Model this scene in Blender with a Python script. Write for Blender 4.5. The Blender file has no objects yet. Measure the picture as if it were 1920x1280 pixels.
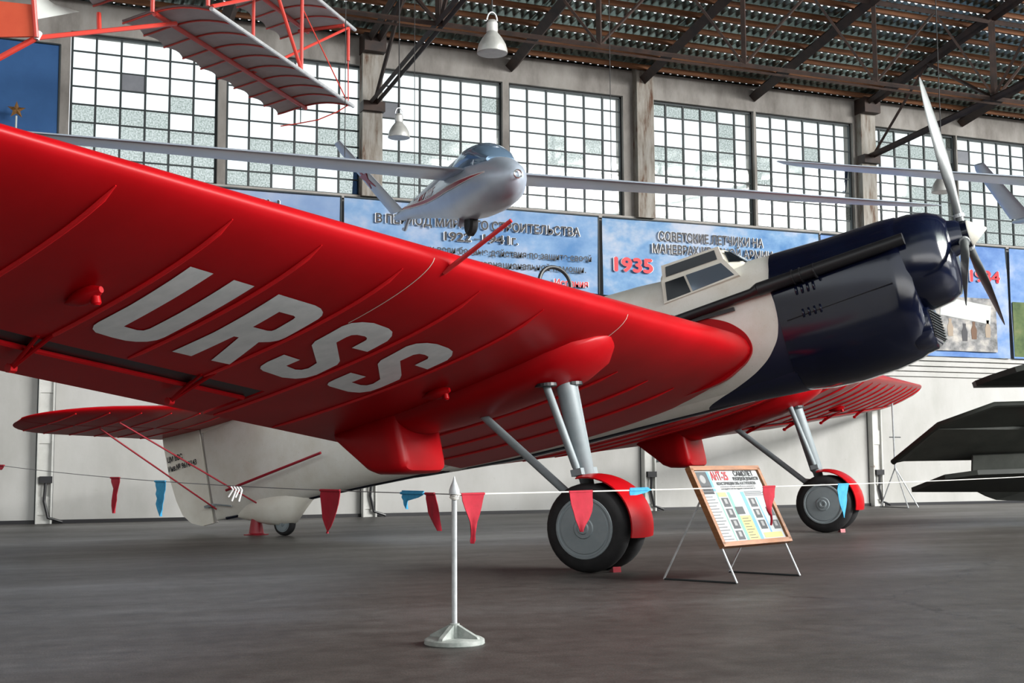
import bpy, bmesh, math, random
from mathutils import Vector, Matrix
random.seed(7)
PI = math.pi
scene = bpy.context.scene
COL = scene.collection

# ------------------------------------------------------------------ camera
YAW, PITCH, ROLL, CAMZ, FPX = 0.3958, 0.0960, -0.0055, 1.1, 2400.0
cam_d = bpy.data.cameras.new('camera'); cam = bpy.data.objects.new('camera', cam_d); COL.objects.link(cam)
cam_d.sensor_width = 36; cam_d.lens = FPX / 1920 * 36; cam_d.clip_end = 500; cam_d.clip_start = 0.05
fw = Vector((math.sin(YAW) * math.cos(PITCH), math.cos(YAW) * math.cos(PITCH), math.sin(PITCH)))
rt = Vector((math.cos(YAW), -math.sin(YAW), 0)); up = rt.cross(fw)
c_, s_ = math.cos(ROLL), math.sin(ROLL)
rt2 = rt * c_ + up * s_; up2 = up * c_ - rt * s_
mw = Matrix((rt2, up2, -fw)).transposed().to_4x4(); mw.translation = (0, 0, CAMZ)
cam.matrix_world = mw
scene.camera = cam

# ------------------------------------------------------------------ sky, light, exposure
world = bpy.data.worlds.new('overcast_sky'); scene.world = world; world.use_nodes = True
bg = world.node_tree.nodes['Background']; bg.inputs[0].default_value = (0.90, 0.955, 1.0, 1); bg.inputs[1].default_value = 1.0
scene.view_settings.view_transform = 'Standard'; scene.view_settings.look = 'None'
scene.view_settings.gamma = 1.0; scene.view_settings.use_curve_mapping = False
scene.view_settings.exposure = 0.9
scene.cycles.max_bounces = 8; scene.cycles.transparent_max_bounces = 12; scene.cycles.sample_clamp_indirect = 4

def area_light(name, loc, rot, sx, sy, power, col):
    l = bpy.data.lights.new(name, 'AREA'); l.shape = 'RECTANGLE'; l.size = sx; l.size_y = sy; l.energy = power; l.color = col
    o = bpy.data.objects.new(name, l); COL.objects.link(o); o.location = loc; o.rotation_euler = rot
    return o
def aim(src, dst): return (Vector(dst) - Vector(src)).to_track_quat('-Z', 'Y').to_euler()
# daylight through the high glazing of the opposite long wall, behind the photographer
area_light('opposite_window_daylight', (18, -15.6, 9.4), (math.radians(78), 0, 0), 60, 5.0, 1900, (1.0, 0.98, 0.95))
# added key light under the closed roof, right of the frame
area_light('added_key_light', (33, -5, 15.6), aim((33, -5, 15.6), (10, 13, 1.5)), 26.0, 8.0, 22500, (1.0, 0.99, 0.97))
# daylight through the open hangar doors at the right-hand end
area_light('open_door_daylight', (46.5, -2.0, 5.2), (0, math.radians(88), math.radians(-8)), 9.0, 26.0, 200, (0.97, 0.98, 1.0))

# ------------------------------------------------------------------ materials
def mat(name, col, rough=0.6, metal=0.0, coat=0.0, spec=0.5):
    m = bpy.data.materials.new(name); m.use_nodes = True
    b = m.node_tree.nodes['Principled BSDF']
    b.inputs['Base Color'].default_value = (*col, 1); b.inputs['Roughness'].default_value = rough
    b.inputs['Metallic'].default_value = metal; b.inputs['Coat Weight'].default_value = coat
    b.inputs['Specular IOR Level'].default_value = spec
    return m
def nd(m, t, **kw):
    n = m.node_tree.nodes.new(t)
    for k, v in kw.items(): setattr(n, k, v)
    return n
def lk(m, a, b): m.node_tree.links.new(a, b)
def bsdf(m): return m.node_tree.nodes['Principled BSDF']
def noise(m, scale, detail=4, rough=0.6, vec=None, stretch=None):
    n = nd(m, 'ShaderNodeTexNoise'); n.inputs['Scale'].default_value = scale; n.inputs['Detail'].default_value = detail; n.inputs['Roughness'].default_value = rough
    tc = nd(m, 'ShaderNodeTexCoord')
    src = tc.outputs['Object']
    if stretch:
        mp = nd(m, 'ShaderNodeMapping'); mp.inputs['Scale'].default_value = stretch; lk(m, src, mp.inputs[0]); src = mp.outputs[0]
    lk(m, src, n.inputs['Vector'])
    return n
def ramp(m, fac, stops):
    r = nd(m, 'ShaderNodeValToRGB')
    el = r.color_ramp.elements
    while len(el) < len(stops): el.new(0.5)
    for e, (p, c) in zip(el, stops): e.position = p; e.color = (*c, 1) if len(c) == 3 else c
    lk(m, fac, r.inputs[0]); return r
def mixc(m, fac, a, b, mode='MIX'):
    x = nd(m, 'ShaderNodeMix', data_type='RGBA', blend_type=mode)
    for inp, v in ((x.inputs[0], fac), (x.inputs[6], a), (x.inputs[7], b)):
        if isinstance(v, (int, float)): inp.default_value = v
        elif isinstance(v, tuple): inp.default_value = (*v, 1)
        else: lk(m, v, inp)
    return x.outputs[2]
def bump(m, h, strength=0.2, dist=0.02):
    b = nd(m, 'ShaderNodeBump'); b.inputs['Strength'].default_value = strength; b.inputs['Distance'].default_value = dist
    lk(m, h, b.inputs['Height']); lk(m, b.outputs[0], bsdf(m).inputs['Normal'])
def noisy(name, c1, c2, scale, rough=0.6, metal=0.0, coat=0.0, lo=0.35, hi=0.65, stretch=None, bmp=0.0):
    m = mat(name, c1, rough, metal, coat); n = noise(m, scale, stretch=stretch)
    r = ramp(m, n.outputs[0], [(lo, c1), (hi, c2)]); lk(m, r.outputs[0], bsdf(m).inputs['Base Color'])
    if bmp: bump(m, n.outputs[0], bmp)
    return m

M_red = noisy('red_paint', (0.33, 0.0016, 0.004), (0.38, 0.0024, 0.006), 1.3, 0.36, 0, 0.0)
bsdf(M_red).inputs['Specular IOR Level'].default_value = 0.16
M_rib_lit = noisy('red_rib_lit_tone', (0.66, 0.004, 0.009), (0.74, 0.006, 0.012), 3, 0.3)  # wing red brightened: light on the rib strips is painted into the colour
M_red_dull = noisy('dull_red_paint', (0.42, 0.012, 0.016), (0.52, 0.02, 0.022), 3, 0.5)
M_silverletter = noisy('aluminium_letter_paint', (0.74, 0.77, 0.78), (0.86, 0.88, 0.89), 5, 0.4)
M_navy = noisy('navy_gloss_paint', (0.0022, 0.0035, 0.014), (0.0035, 0.006, 0.020), 2.2, 0.13, 0, 0.0, bmp=0.012)
M_cream = noisy('cream_paint', (0.70, 0.67, 0.58), (0.78, 0.76, 0.68), 3, 0.45)
M_gear = noisy('grey_gear_paint', (0.21, 0.25, 0.265), (0.24, 0.28, 0.295), 8, 0.5)
M_tyre = noisy('tyre_rubber', (0.006, 0.006, 0.007), (0.014, 0.014, 0.015), 9, 0.75)
M_black = mat('black_paint', (0.012, 0.012, 0.014), 0.4)
M_darkglass = mat('dark_cockpit_glass', (0.010, 0.013, 0.016), 0.08, 0, 0.0, 0.3)
M_skyglass = mat('pale_reflecting_glass', (0.16, 0.20, 0.25), 0.06, 0.45)
M_blade = noisy('propeller_grey', (0.12, 0.13, 0.13), (0.15, 0.16, 0.16), 4, 0.42, 0.15)
M_canopy = mat('bluish_canopy_glass', (.16, .25, .36), .05, .5)
M_steel = noisy('painted_steel', (0.42, 0.44, 0.45), (0.55, 0.57, 0.58), 12, 0.4, 0.3)
M_silver = noisy('aluminium_dope', (0.40, 0.46, 0.54), (0.46, 0.52, 0.60), 2.5, 0.33, 0.35)
M_stripe = mat('dark_red_stripe', (0.30, 0.006, 0.018), 0.4)
M_whitepaint = mat('white_print', (0.85, 0.85, 0.85), 0.5)
M_blackprint = mat('black_print', (0.012, 0.012, 0.016), 0.6)
M_redprint = mat('red_print', (0.55, 0.02, 0.03), 0.6)
M_chrome = mat('bright_metal', (0.7, 0.7, 0.7), 0.2, 0.9)
M_conc = noisy('grey_concrete', (0.27, 0.255, 0.235), (0.37, 0.35, 0.325), 2.0, 0.9, bmp=0.2)
M_frame = mat('dark_green_window_bar', (0.016, 0.024, 0.026), 0.6)
M_board = noisy('grey_board', (0.16, 0.17, 0.19), (0.20, 0.21, 0.23), 3, 0.8)
M_wood = noisy('raw_purlin_wood', (0.10, 0.038, 0.014), (0.19, 0.075, 0.027), 3, 0.8, stretch=(0.4, 6, 6))
M_rustbeam = noisy('rusty_truss_steel', (0.020, 0.013, 0.011), (0.045, 0.024, 0.017), 4, 0.7)
M_sheet = noisy('corrugated_grey_sheet', (0.13, 0.165, 0.145), (0.23, 0.27, 0.24), 2.0, 0.30, 0.75)
M_fabric = noisy('grey_doped_fabric', (0.42, 0.39, 0.38), (0.50, 0.47, 0.46), 3, 0.85)
M_redtube = mat('bright_red_tube', (0.55, 0.045, 0.03), 0.4)
M_orange = noisy('orange_fabric', (0.62, 0.075, 0.03), (0.70, 0.10, 0.04), 2, 0.7)
M_palefab = mat('pale_fabric', (0.50, 0.53, 0.50), 0.8)
M_olive = noisy('dark_olive_paint', (0.018, 0.021, 0.017), (0.028, 0.032, 0.026), 3, 0.55)
M_olive2 = noisy('worn_grey_olive_paint', (0.050, 0.056, 0.048), (0.075, 0.08, 0.07), 3, 0.6)
M_bronze = noisy('bronze', (0.22, 0.11, 0.035), (0.33, 0.17, 0.06), 20, 0.4, 0.7)
M_flagred = noisy('red_flag_cloth', (0.30, 0.003, 0.015), (0.36, 0.005, 0.022), 20, 0.85)
M_flagblue = noisy('blue_flag_cloth', (0.02, 0.22, 0.42), (0.035, 0.29, 0.50), 20, 0.8)
M_rope = mat('white_cord', (0.62, 0.60, 0.55), 0.8)
M_darkcord = mat('dark_cord', (0.03, 0.03, 0.03), 0.8)
M_easelwood = noisy('varnished_wood', (0.20, 0.075, 0.024), (0.30, 0.12, 0.04), 6, 0.45, stretch=(1, 1, 8))
M_lampcap = noisy('lamp_aluminium', (0.45, 0.45, 0.43), (0.55, 0.55, 0.52), 10, 0.4, 0.5)
M_rust = noisy('rust_stain', (0.10, 0.035, 0.015), (0.20, 0.085, 0.04), 9, 0.9)

def make_floor_mat():
    m = mat('worn_asphalt_floor', (0.1, 0.1, 0.1), 0.75, spec=0.5)
    n1 = noise(m, 0.22, 6, 0.62, stretch=(0.45, 1.4, 1)); r1 = ramp(m, n1.outputs[0], [(0.30, (0.036, 0.032, 0.029)), (0.5, (0.060, 0.0555, 0.051)), (0.66, (0.100, 0.0985, 0.096))])
    n2 = noise(m, 4, 8, 0.75); r2 = ramp(m, n2.outputs[0], [(0.36, (0.66, 0.65, 0.64)), (0.64, (1.28, 1.28, 1.28))])
    c = mixc(m, 1.0, r1.outputs[0], r2.outputs[0], 'MULTIPLY')
    n3 = noise(m, 90, 3, 0.6); r3 = ramp(m, n3.outputs[0], [(0.38, (0.5, 0.5, 0.5)), (0.62, (1.45, 1.44, 1.42))])
    c = mixc(m, 0.8, c, r3.outputs[0], 'MULTIPLY')
    # long cracks
    v = nd(m, 'ShaderNodeTexVoronoi', feature='DISTANCE_TO_EDGE'); v.inputs['Scale'].default_value = 0.16
    tc = nd(m, 'ShaderNodeTexCoord'); nw = noise(m, 0.9, 5, 0.7)
    va = nd(m, 'ShaderNodeMixRGB', blend_type='LINEAR_LIGHT'); va.inputs[0].default_value = 0.5
    lk(m, tc.outputs['Object'], va.inputs[1]); lk(m, nw.outputs['Color'], va.inputs[2]); lk(m, va.outputs[0], v.inputs['Vector'])
    rc = ramp(m, v.outputs['Distance'], [(0.0, (0.35, 0.35, 0.35)), (0.0035, (1, 1, 1))])
    c = mixc(m, 0.85, c, rc.outputs[0], 'MULTIPLY')
    lk(m, c, bsdf(m).inputs['Base Color'])
    rr = ramp(m, n1.outputs[0], [(0.3, (0.62, 0.62, 0.62)), (0.7, (0.38, 0.38, 0.38))]); lk(m, rr.outputs[0], bsdf(m).inputs['Roughness'])
    bump(m, n2.outputs[0], 0.35, 0.01)
    return m
M_floor = make_floor_mat()
def make_wall_mat():
    m = mat('whitewashed_wall', (0.7, 0.7, 0.66), 0.9)
    n1 = noise(m, 0.55, 6, 0.6, stretch=(1, 1, 0.45)); r1 = ramp(m, n1.outputs[0], [(0.25, (0.33, 0.325, 0.30)), (0.5, (0.45, 0.445, 0.425)), (0.75, (0.53, 0.53, 0.515))])
    n2 = noise(m, 7, 5, 0.7); r2 = ramp(m, n2.outputs[0], [(0.2, (0.80, 0.79, 0.77)), (0.38, (1, 1, 1))])
    lk(m, mixc(m, 1.0, r1.outputs[0], r2.outputs[0], 'MULTIPLY'), bsdf(m).inputs['Base Color'])
    bump(m, n2.outputs[0], 0.2, 0.01)
    return m
M_wall = make_wall_mat()
def make_pillar_mat():
    m = mat('stained_pillar', (0.4, 0.38, 0.34), 0.9)
    n1 = noise(m, 3.0, 6, 0.65, stretch=(2.2, 1, 0.35)); r1 = ramp(m, n1.outputs[0], [(0.36, (0.09, 0.04, 0.022)), (0.44, (0.20, 0.175, 0.145)), (0.60, (0.31, 0.295, 0.265))])
    lk(m, r1.outputs[0], bsdf(m).inputs['Base Color']); bump(m, n1.outputs[0], 0.3, 0.02); return m
M_pillar = make_pillar_mat()
def make_steelcol_mat():
    m = mat('chipped_white_steel', (0.6, 0.6, 0.57), 0.7)
    n1 = noise(m, 2.6, 6, 0.65); r1 = ramp(m, n1.outputs[0], [(0.30, (0.16, 0.07, 0.04)), (0.345, (0.52, 0.52, 0.49)), (0.7, (0.64, 0.64, 0.61))])
    lk(m, r1.outputs[0], bsdf(m).inputs['Base Color']); return m
M_steelcol = make_steelcol_mat()
def make_glass(name, dusty):
    m = bpy.data.materials.new(name); m.use_nodes = True; nt = m.node_tree; nt.nodes.clear()
    out = nd(m, 'ShaderNodeOutputMaterial'); tr = nd(m, 'ShaderNodeBsdfTransparent'); gl = nd(m, 'ShaderNodeBsdfGlossy'); gl.inputs['Roughness'].default_value = 0.05
    if dusty:
        oi = nd(m, 'ShaderNodeObjectInfo'); tc = nd(m, 'ShaderNodeTexCoord'); add = nd(m, 'ShaderNodeVectorMath', operation='ADD')
        sc = nd(m, 'ShaderNodeVectorMath', operation='SCALE'); sc.inputs['Scale'].default_value = 40
        cmb = nd(m, 'ShaderNodeCombineXYZ'); lk(m, oi.outputs['Random'], cmb.inputs[0]); lk(m, oi.outputs['Random'], cmb.inputs[2])
        lk(m, cmb.outputs[0], sc.inputs[0]); lk(m, tc.outputs['Object'], add.inputs[0]); lk(m, sc.outputs[0], add.inputs[1])
        n = nd(m, 'ShaderNodeTexNoise'); n.inputs['Scale'].default_value = 30; n.inputs['Detail'].default_value = 6; lk(m, add.outputs[0], n.inputs['Vector'])
        r = ramp(m, n.outputs[0], [(0.33, (0.44, 0.48, 0.45)), (0.60, (0.68, 0.70, 0.685))]); lk(m, r.outputs[0], tr.inputs[0])
    else:
        tr.inputs[0].default_value = (0.9, 0.93, 0.92, 1)
    mx = nd(m, 'ShaderNodeMixShader'); mx.inputs[0].default_value = 0.04
    lk(m, tr.outputs[0], mx.inputs[1]); lk(m, gl.outputs[0], mx.inputs[2]); lk(m, mx.outputs[0], out.inputs[0])
    return m
M_glass = make_glass('clear_window_glass', False); M_dusty = make_glass('dusty_window_glass', True)

def make_fuselage_mat():
    # cream paint in front of which a navy nose sweeps back along the belly (paint scheme)
    m = mat('cream_navy_scheme', (0.7, 0.7, 0.6), 0.45, 0, 0.0)
    tc = nd(m, 'ShaderNodeTexCoord'); sp = nd(m, 'ShaderNodeSeparateXYZ'); lk(m, tc.outputs['Object'], sp.inputs[0])
    mr = nd(m, 'ShaderNodeMapRange'); mr.inputs[1].default_value = 1.7; mr.inputs[2].default_value = 3.7; lk(m, sp.outputs[2], mr.inputs[0])
    fc = nd(m, 'ShaderNodeFloatCurve'); cu = fc.mapping.curves[0]
    # x: (bz-1.7)/2 ; y: (bx+9)/11
    pts = [(1.7, 0.0), (1.85, 0.05), (1.93, 0.30), (2.02, 0.66), (2.14, 0.98), (2.34, 1.24), (2.60, 1.37), (2.85, 1.39), (3.09, 1.37), (3.5, 1.42), (3.7, 1.44)]
    pp = [((z - 1.7) / 2, (x + 9) / 11) for z, x in pts]
    cu.points[0].location = pp[0]; cu.points[1].location = pp[-1]
    for p in pp[1:-1]: cu.points.new(*p)
    for p in cu.points: p.handle_type = 'AUTO_CLAMPED'
    fc.mapping.update(); lk(m, mr.outputs[0], fc.inputs['Value'])
    mr2 = nd(m, 'ShaderNodeMapRange'); mr2.inputs[1].default_value = -9; mr2.inputs[2].default_value = 2; lk(m, sp.outputs[0], mr2.inputs[0])
    gt = nd(m, 'ShaderNodeMath', operation='GREATER_THAN'); lk(m, mr2.outputs[0], gt.inputs[0]); lk(m, fc.outputs[0], gt.inputs[1])
    n = noise(m, 2.2, 6, 0.65); r = ramp(m, n.outputs[0], [(0.28, (0.64, 0.61, 0.53)), (0.6, (0.73, 0.715, 0.66))])
    n2 = noise(m, 60, 2); r2 = ramp(m, n2.outputs[0], [(0.28, (0.6, 0.57, 0.5)), (0.34, (1, 1, 1))])
    cr = mixc(m, 0.6, r.outputs[0], r2.outputs[0], 'MULTIPLY')
    lk(m, mixc(m, gt.outputs[0], cr, (0.005, 0.008, 0.028)), bsdf(m).inputs['Base Color'])
    return m
M_fus = make_fuselage_mat()
def make_sky_banner(name, c1, c2, c3, scale):
    m = mat(name, c1, 0.75); n = noise(m, scale, 5, 0.6, stretch=(1, 1, 1.3))
    r = ramp(m, n.outputs[0], [(0.32, c1), (0.5, c2), (0.68, c3)]); lk(m, r.outputs[0], bsdf(m).inputs['Base Color']); return m
M_ban1 = make_sky_banner('pale_blue_vinyl', (0.128, 0.224, 0.416), (0.208, 0.304, 0.480), (0.320, 0.376, 0.496), 0.5)
M_ban2 = make_sky_banner('sky_print_vinyl', (0.072, 0.192, 0.400), (0.176, 0.304, 0.496), (0.368, 0.416, 0.528), 0.9)
M_ban3 = make_sky_banner('cloud_print_vinyl', (0.048, 0.160, 0.368), (0.160, 0.296, 0.480), (0.400, 0.440, 0.520), 1.1)
M_ban4 = make_sky_banner('deep_blue_print_vinyl', (0.05, 0.13, 0.36), (0.14, 0.25, 0.48), (0.34, 0.40, 0.55), 0.8)
M_bangreen = make_sky_banner('green_field_print', (0.03, 0.06, 0.02), (0.08, 0.12, 0.04), (0.16, 0.16, 0.07), 1.6)
M_banblue = noisy('plain_blue_cloth', (0.014, 0.07, 0.20), (0.02, 0.085, 0.23), 2, 0.8)
M_sepia = make_sky_banner('sepia_photo_print', (0.12, 0.09, 0.07), (0.30, 0.25, 0.18), (0.42, 0.36, 0.27), 2.2)
M_sepia2 = make_sky_banner('faded_photo_print', (0.05, 0.05, 0.05), (0.22, 0.22, 0.22), (0.45, 0.42, 0.38), 2.4)

# ------------------------------------------------------------------ mesh helpers
class MB:
    def __init__(s): s.v = []; s.f = []
    def add(s, vs, fs):
        o = len(s.v); s.v += [Vector(v) for v in vs]; s.f += [tuple(i + o for i in f) for f in fs]; return s
    def box(s, c, d, rot=None):
        c = Vector(c); h = [x / 2 for x in d]; vs = []
        for sx in (-1, 1):
            for sy in (-1, 1):
                for sz in (-1, 1):
                    v = Vector((sx * h[0], sy * h[1], sz * h[2]))
                    if rot is not None: v = rot @ v
                    vs.append(c + v)
        return s.add(vs, [(0, 1, 3, 2), (4, 6, 7, 5), (0, 4, 5, 1), (2, 3, 7, 6), (0, 2, 6, 4), (1, 5, 7, 3)])
    def tube(s, p0, p1, r0, r1=None, n=12, caps=True):
        return s.path([p0, p1], [r0, r0 if r1 is None else r1], n, caps)
    def path(s, pts, rad, n=8, caps=True, closed=False):
        pts = [Vector(p) for p in pts]; N = len(pts)
        if not isinstance(rad, (list, tuple)): rad = [rad] * N
        rings = []; ref = None
        for i, p in enumerate(pts):
            a = pts[i - 1] if (i > 0 or closed) else p; b = pts[(i + 1) % N] if (i < N - 1 or closed) else p
            t = (b - a).normalized()
            if ref is None:
                ref = Vector((0, 0, 1)) if abs(t.z) < 0.9 else Vector((1, 0, 0))
            u = (ref - t * ref.dot(t)).normalized(); w = t.cross(u); ref = u
            rings.append([p + (u * math.cos(2 * PI * k / n) + w * math.sin(2 * PI * k / n)) * rad[i] for k in range(n)])
        return s.loft(rings, caps and not closed, closed)
    def loft(s, rings, caps=True, closed=False):
        n = len(rings[0]); vs = [v for r in rings for v in r]; fs = []
        R = len(rings)
        for i in range(R if closed else R - 1):
            j = (i + 1) % R
            for k in range(n):
                k2 = (k + 1) % n; fs.append((i * n + k, i * n + k2, j * n + k2, j * n + k))
        if caps: fs.append(tuple(reversed(range(n)))); fs.append(tuple((R - 1) * n + k for k in range(n)))
        return s.add(vs, fs)
    def lathe(s, prof, c, ax, n=24, caps=True):
        ax = Vector(ax).normalized(); ref = Vector((0, 0, 1)) if abs(ax.z) < 0.9 else Vector((1, 0, 0))
        u = (ref - ax * ref.dot(ax)).normalized(); w = ax.cross(u); c = Vector(c)
        rings = [[c + ax * h + (u * math.cos(2 * PI * k / n) + w * math.sin(2 * PI * k / n)) * r for k in range(n)] for h, r in prof]
        return s.loft(rings, caps)
    def prism(s, poly, off):
        # poly: list of Vector in 3D, extruded by vector off, centred
        off = Vector(off); n = len(poly); a = [Vector(p) - off / 2 for p in poly]; b = [Vector(p) + off / 2 for p in poly]
        return s.add(a + b, [tuple(reversed(range(n))), tuple(range(n, 2 * n))] + [(k, (k + 1) % n, n + (k + 1) % n, n + k) for k in range(n)])
    def build(s, name, m, parent=None, smooth=False, angle=40):
        me = bpy.data.meshes.new(name); me.from_pydata([tuple(v) for v in s.v], [], s.f)
        bm = bmesh.new(); bm.from_mesh(me); bmesh.ops.recalc_face_normals(bm, faces=bm.faces); bm.to_mesh(me); bm.free()
        return link(name, me, m, parent, smooth, angle)
def link(name, me, m, parent=None, smooth=False, angle=40):
    if m is not None and not me.materials: me.materials.append(m)
    if smooth:
        me.polygons.foreach_set('use_smooth', [True] * len(me.polygons))
        try: me.set_sharp_from_angle(angle=math.radians(angle))
        except Exception: pass
    o = bpy.data.objects.new(name, me); COL.objects.link(o)
    if parent is not None: o.parent = parent
    return o
def tag(o, label, cat, group=None):
    o['label'] = label; o['category'] = cat
    if group: o['group'] = group
    return o
def struct(o, label=None):
    o['kind'] = 'structure'
    if label: o['label'] = label
    return o
def empty(name, loc=(0, 0, 0), mtx=None):
    o = bpy.data.objects.new(name, None); COL.objects.link(o)
    if mtx is not None: o.matrix_world = mtx
    else: o.location = loc
    return o
def text(body, name, m, parent, o, xd, yd, height, width=None, bold=0.0, off=0.0, align='LEFT', heavy=0.0):
    """lettering as a flat mesh; o = lower-left (or centre) point, xd/yd = unit directions"""
    cu = bpy.data.curves.new('t', 'FONT'); cu.body = body; cu.size = 1.0; cu.offset = bold
    ob = bpy.data.objects.new('t', cu); COL.objects.link(ob)
    dg = bpy.context.evaluated_depsgraph_get(); me = bpy.data.meshes.new_from_object(ob.evaluated_get(dg))
    bpy.data.objects.remove(ob)
    xs = [v.co.x for v in me.vertices]; ys = [v.co.y for v in me.vertices]
    if not xs: return None
    x0, x1, y1 = min(xs), max(xs), 0.7
    sy = height / y1; sx = sy if width is None else width / (x1 - x0)
    xd = Vector(xd); yd = Vector(yd); nz = xd.cross(yd).normalized(); o = Vector(o)
    sh = -(x1 - x0) / 2 if align == 'CENTER' else 0
    if heavy:
        bm = bmesh.new(); bm.from_mesh(me); base = bm.verts[:]; geo = bm.faces[:]
        for k_, (dx_, dy_) in enumerate(((heavy, 0), (-heavy, 0), (0, heavy), (0, -heavy))):
            r = bmesh.ops.duplicate(bm, geom=geo); bmesh.ops.translate(bm, verts=[v for v in r['geom'] if isinstance(v, bmesh.types.BMVert)], vec=(dx_, dy_, .0006 * (k_ + 1)))
        bm.to_mesh(me); bm.free()
    for v in me.vertices: v.co = o + xd * ((v.co.x - x0 + sh) * sx) + yd * (v.co.y * sy) + nz * (off + v.co.z)
    me.update()
    o_ = link(name, me, m, parent)
    if len(body) > 20: o_['kind'] = 'stuff'      # lines too small to pick letters apart
    return o_
def rnd(a, b): return a + (b - a) * random.random()
def lerp(a, b, t): return a + (b - a) * t

def spline(p, n):
    out = []; N = len(p)
    for i in range(N):
        a, b, c, d = p[i - 1], p[i], p[(i + 1) % N], p[(i + 2) % N]
        for k in range(n):
            t = k / n; out.append(tuple(.5 * (2 * b[j] + (c[j] - a[j]) * t + (2 * a[j] - 5 * b[j] + 4 * c[j] - d[j]) * t * t + (3 * b[j] - a[j] - 3 * c[j] + d[j]) * t ** 3) for j in (0, 1)))
    return out
# ------------------------------------------------------------------ hangar shell
WY = 27.0          # inner face of the long wall
GY = 27.14         # glazing plane
PW, PH = 0.4964, 0.3705
ZT, ZB = 10.005, 10.005 - 8 * PH
flo = struct(MB().add([(-70, -70, 0), (110, -70, 0), (110, 27.2, 0), (-70, 27.2, 0)], [(0, 1, 2, 3)]).build('floor', M_floor), 'worn grey asphalt hangar floor')
WINX = [1.55, 4.72, 8.10, 11.26, 14.99, 18.06, 21.50, 24.54, 28.1, 31.2]
XL, XR = -16.0, 64.0
wb = MB()
wb.box(((XL + XR) / 2, WY + 0.2, ZB / 2), (XR - XL, 0.4, ZB))
wb.box(((XL + XR) / 2, WY + 0.2, (ZT + 10.66) / 2), (XR - XL, 0.4, 10.66 - ZT))
edges = [XL] + [e for x in WINX for e in (x - 0.02, x + 6 * PW + 0.0)] + [XR]
for a, b in zip(edges[0::2], edges[1::2]):
    if b - a > 0.01: wb.box(((a + b) / 2, WY + 0.2, (ZB + ZT) / 2), (b - a, 0.4, ZT - ZB))
def make_wall2():
    m = make_wall_mat(); m.name = 'wall_white_below_grey_concrete_above'
    tc = nd(m, 'ShaderNodeTexCoord'); sp = nd(m, 'ShaderNodeSeparateXYZ'); lk(m, tc.outputs['Object'], sp.inputs[0])
    gt = nd(m, 'ShaderNodeMath', operation='GREATER_THAN'); lk(m, sp.outputs[2], gt.inputs[0]); gt.inputs[1].default_value = 6.9
    old = bsdf(m).inputs['Base Color'].links[0].from_socket
    n = noise(m, 1.6, 6, 0.65, stretch=(1, 1, 0.4)); r = ramp(m, n.outputs[0], [(0.28, (0.14, 0.127, 0.113)), (0.55, (0.26, 0.245, 0.225)), (0.75, (0.33, 0.315, 0.29))])
    lk(m, mixc(m, gt.outputs[0], old, r.outputs[0]), bsdf(m).inputs['Base Color']); return m
wall_back = struct(wb.build('wall_back', make_wall2()), 'whitewashed long hangar wall with grey concrete around the windows')
# cladding ledges below the banners
for i, z in enumerate((3.42, 3.56, 3.70, 3.84)):
    MB().box(((XL + XR) / 2, WY - 0.03 - 0.015 * i, z), (XR - XL, 0.06 + 0.03 * i, 0.115)).build('cladding_board', M_wall, wall_back)
MB().box(((XL + XR) / 2, WY - 0.04, 6.99), (XR - XL, 0.10, 0.09)).build('window_sill', M_conc, wall_back)
struct(MB().box(((XL + XR) / 2, WY - 0.02, 0.035), (XR - XL, 0.05, 0.07)).build('baseboard_back', M_black), 'thin dark skirting along the white wall')
PILX = [1.26, 7.87, 14.73, 21.36, 28.0]
for px_ in PILX:
    if px_ > 2: MB().box((px_, WY - 0.10, 8.85), (0.46, 0.26, 3.7)).build('concrete_pillar', M_pillar, wall_back)
    col = MB().box((px_, WY - 0.05, 3.45), (0.30, 0.14, 6.9)); 
    for sx in (-1, 1): col.box((px_ + sx * 0.135, WY - 0.09, 3.45), (0.035, 0.22, 6.9))
    so = col.build('steel_column', M_steelcol, wall_back)
    for sx in (-1, 1): MB().box((px_ + sx * 0.162, WY - 0.004, 3.45), (0.016, 0.012, 6.88)).build('column_joint', M_frame, so)
    for z in (0.35, 1.75, 2.75, 3.95):
        pl = MB().box((px_, WY - 0.135, z), (0.30, 0.03, 0.36))
        for sx in (-1, 1):
            for dz in (-0.13, 0, 0.13): pl.lathe([(0, 0.018), (0.012, 0.012)], (px_ + sx * 0.115, WY - 0.15, z + dz), (0, -1, 0), 6)
        pl.build('rivet_plate', M_steelcol, so)
    jb = MB().box((px_ + 0.02, WY - 0.20, 0.86), (0.24, 0.10, 0.13))
    jb.path([(px_ + 0.02, WY - 0.2, 0.8), (px_ + 0.0, WY - 0.2, 0.45), (px_ + 0.08, WY - 0.2, 0.12), (px_ + 0.35, WY - 0.17, 0.03)], 0.03, 8)
    jb.build('cable_box', M_black, so)
# a wall mounted conduit with a switch
MB().tube((14.97, WY - 0.03, 1.7), (14.97, WY - 0.03, 1.25), 0.02).box((14.97, WY - 0.05, 1.2), (0.12, 0.08, 0.12)).build('wall_switch', M_frame, wall_back)

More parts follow.
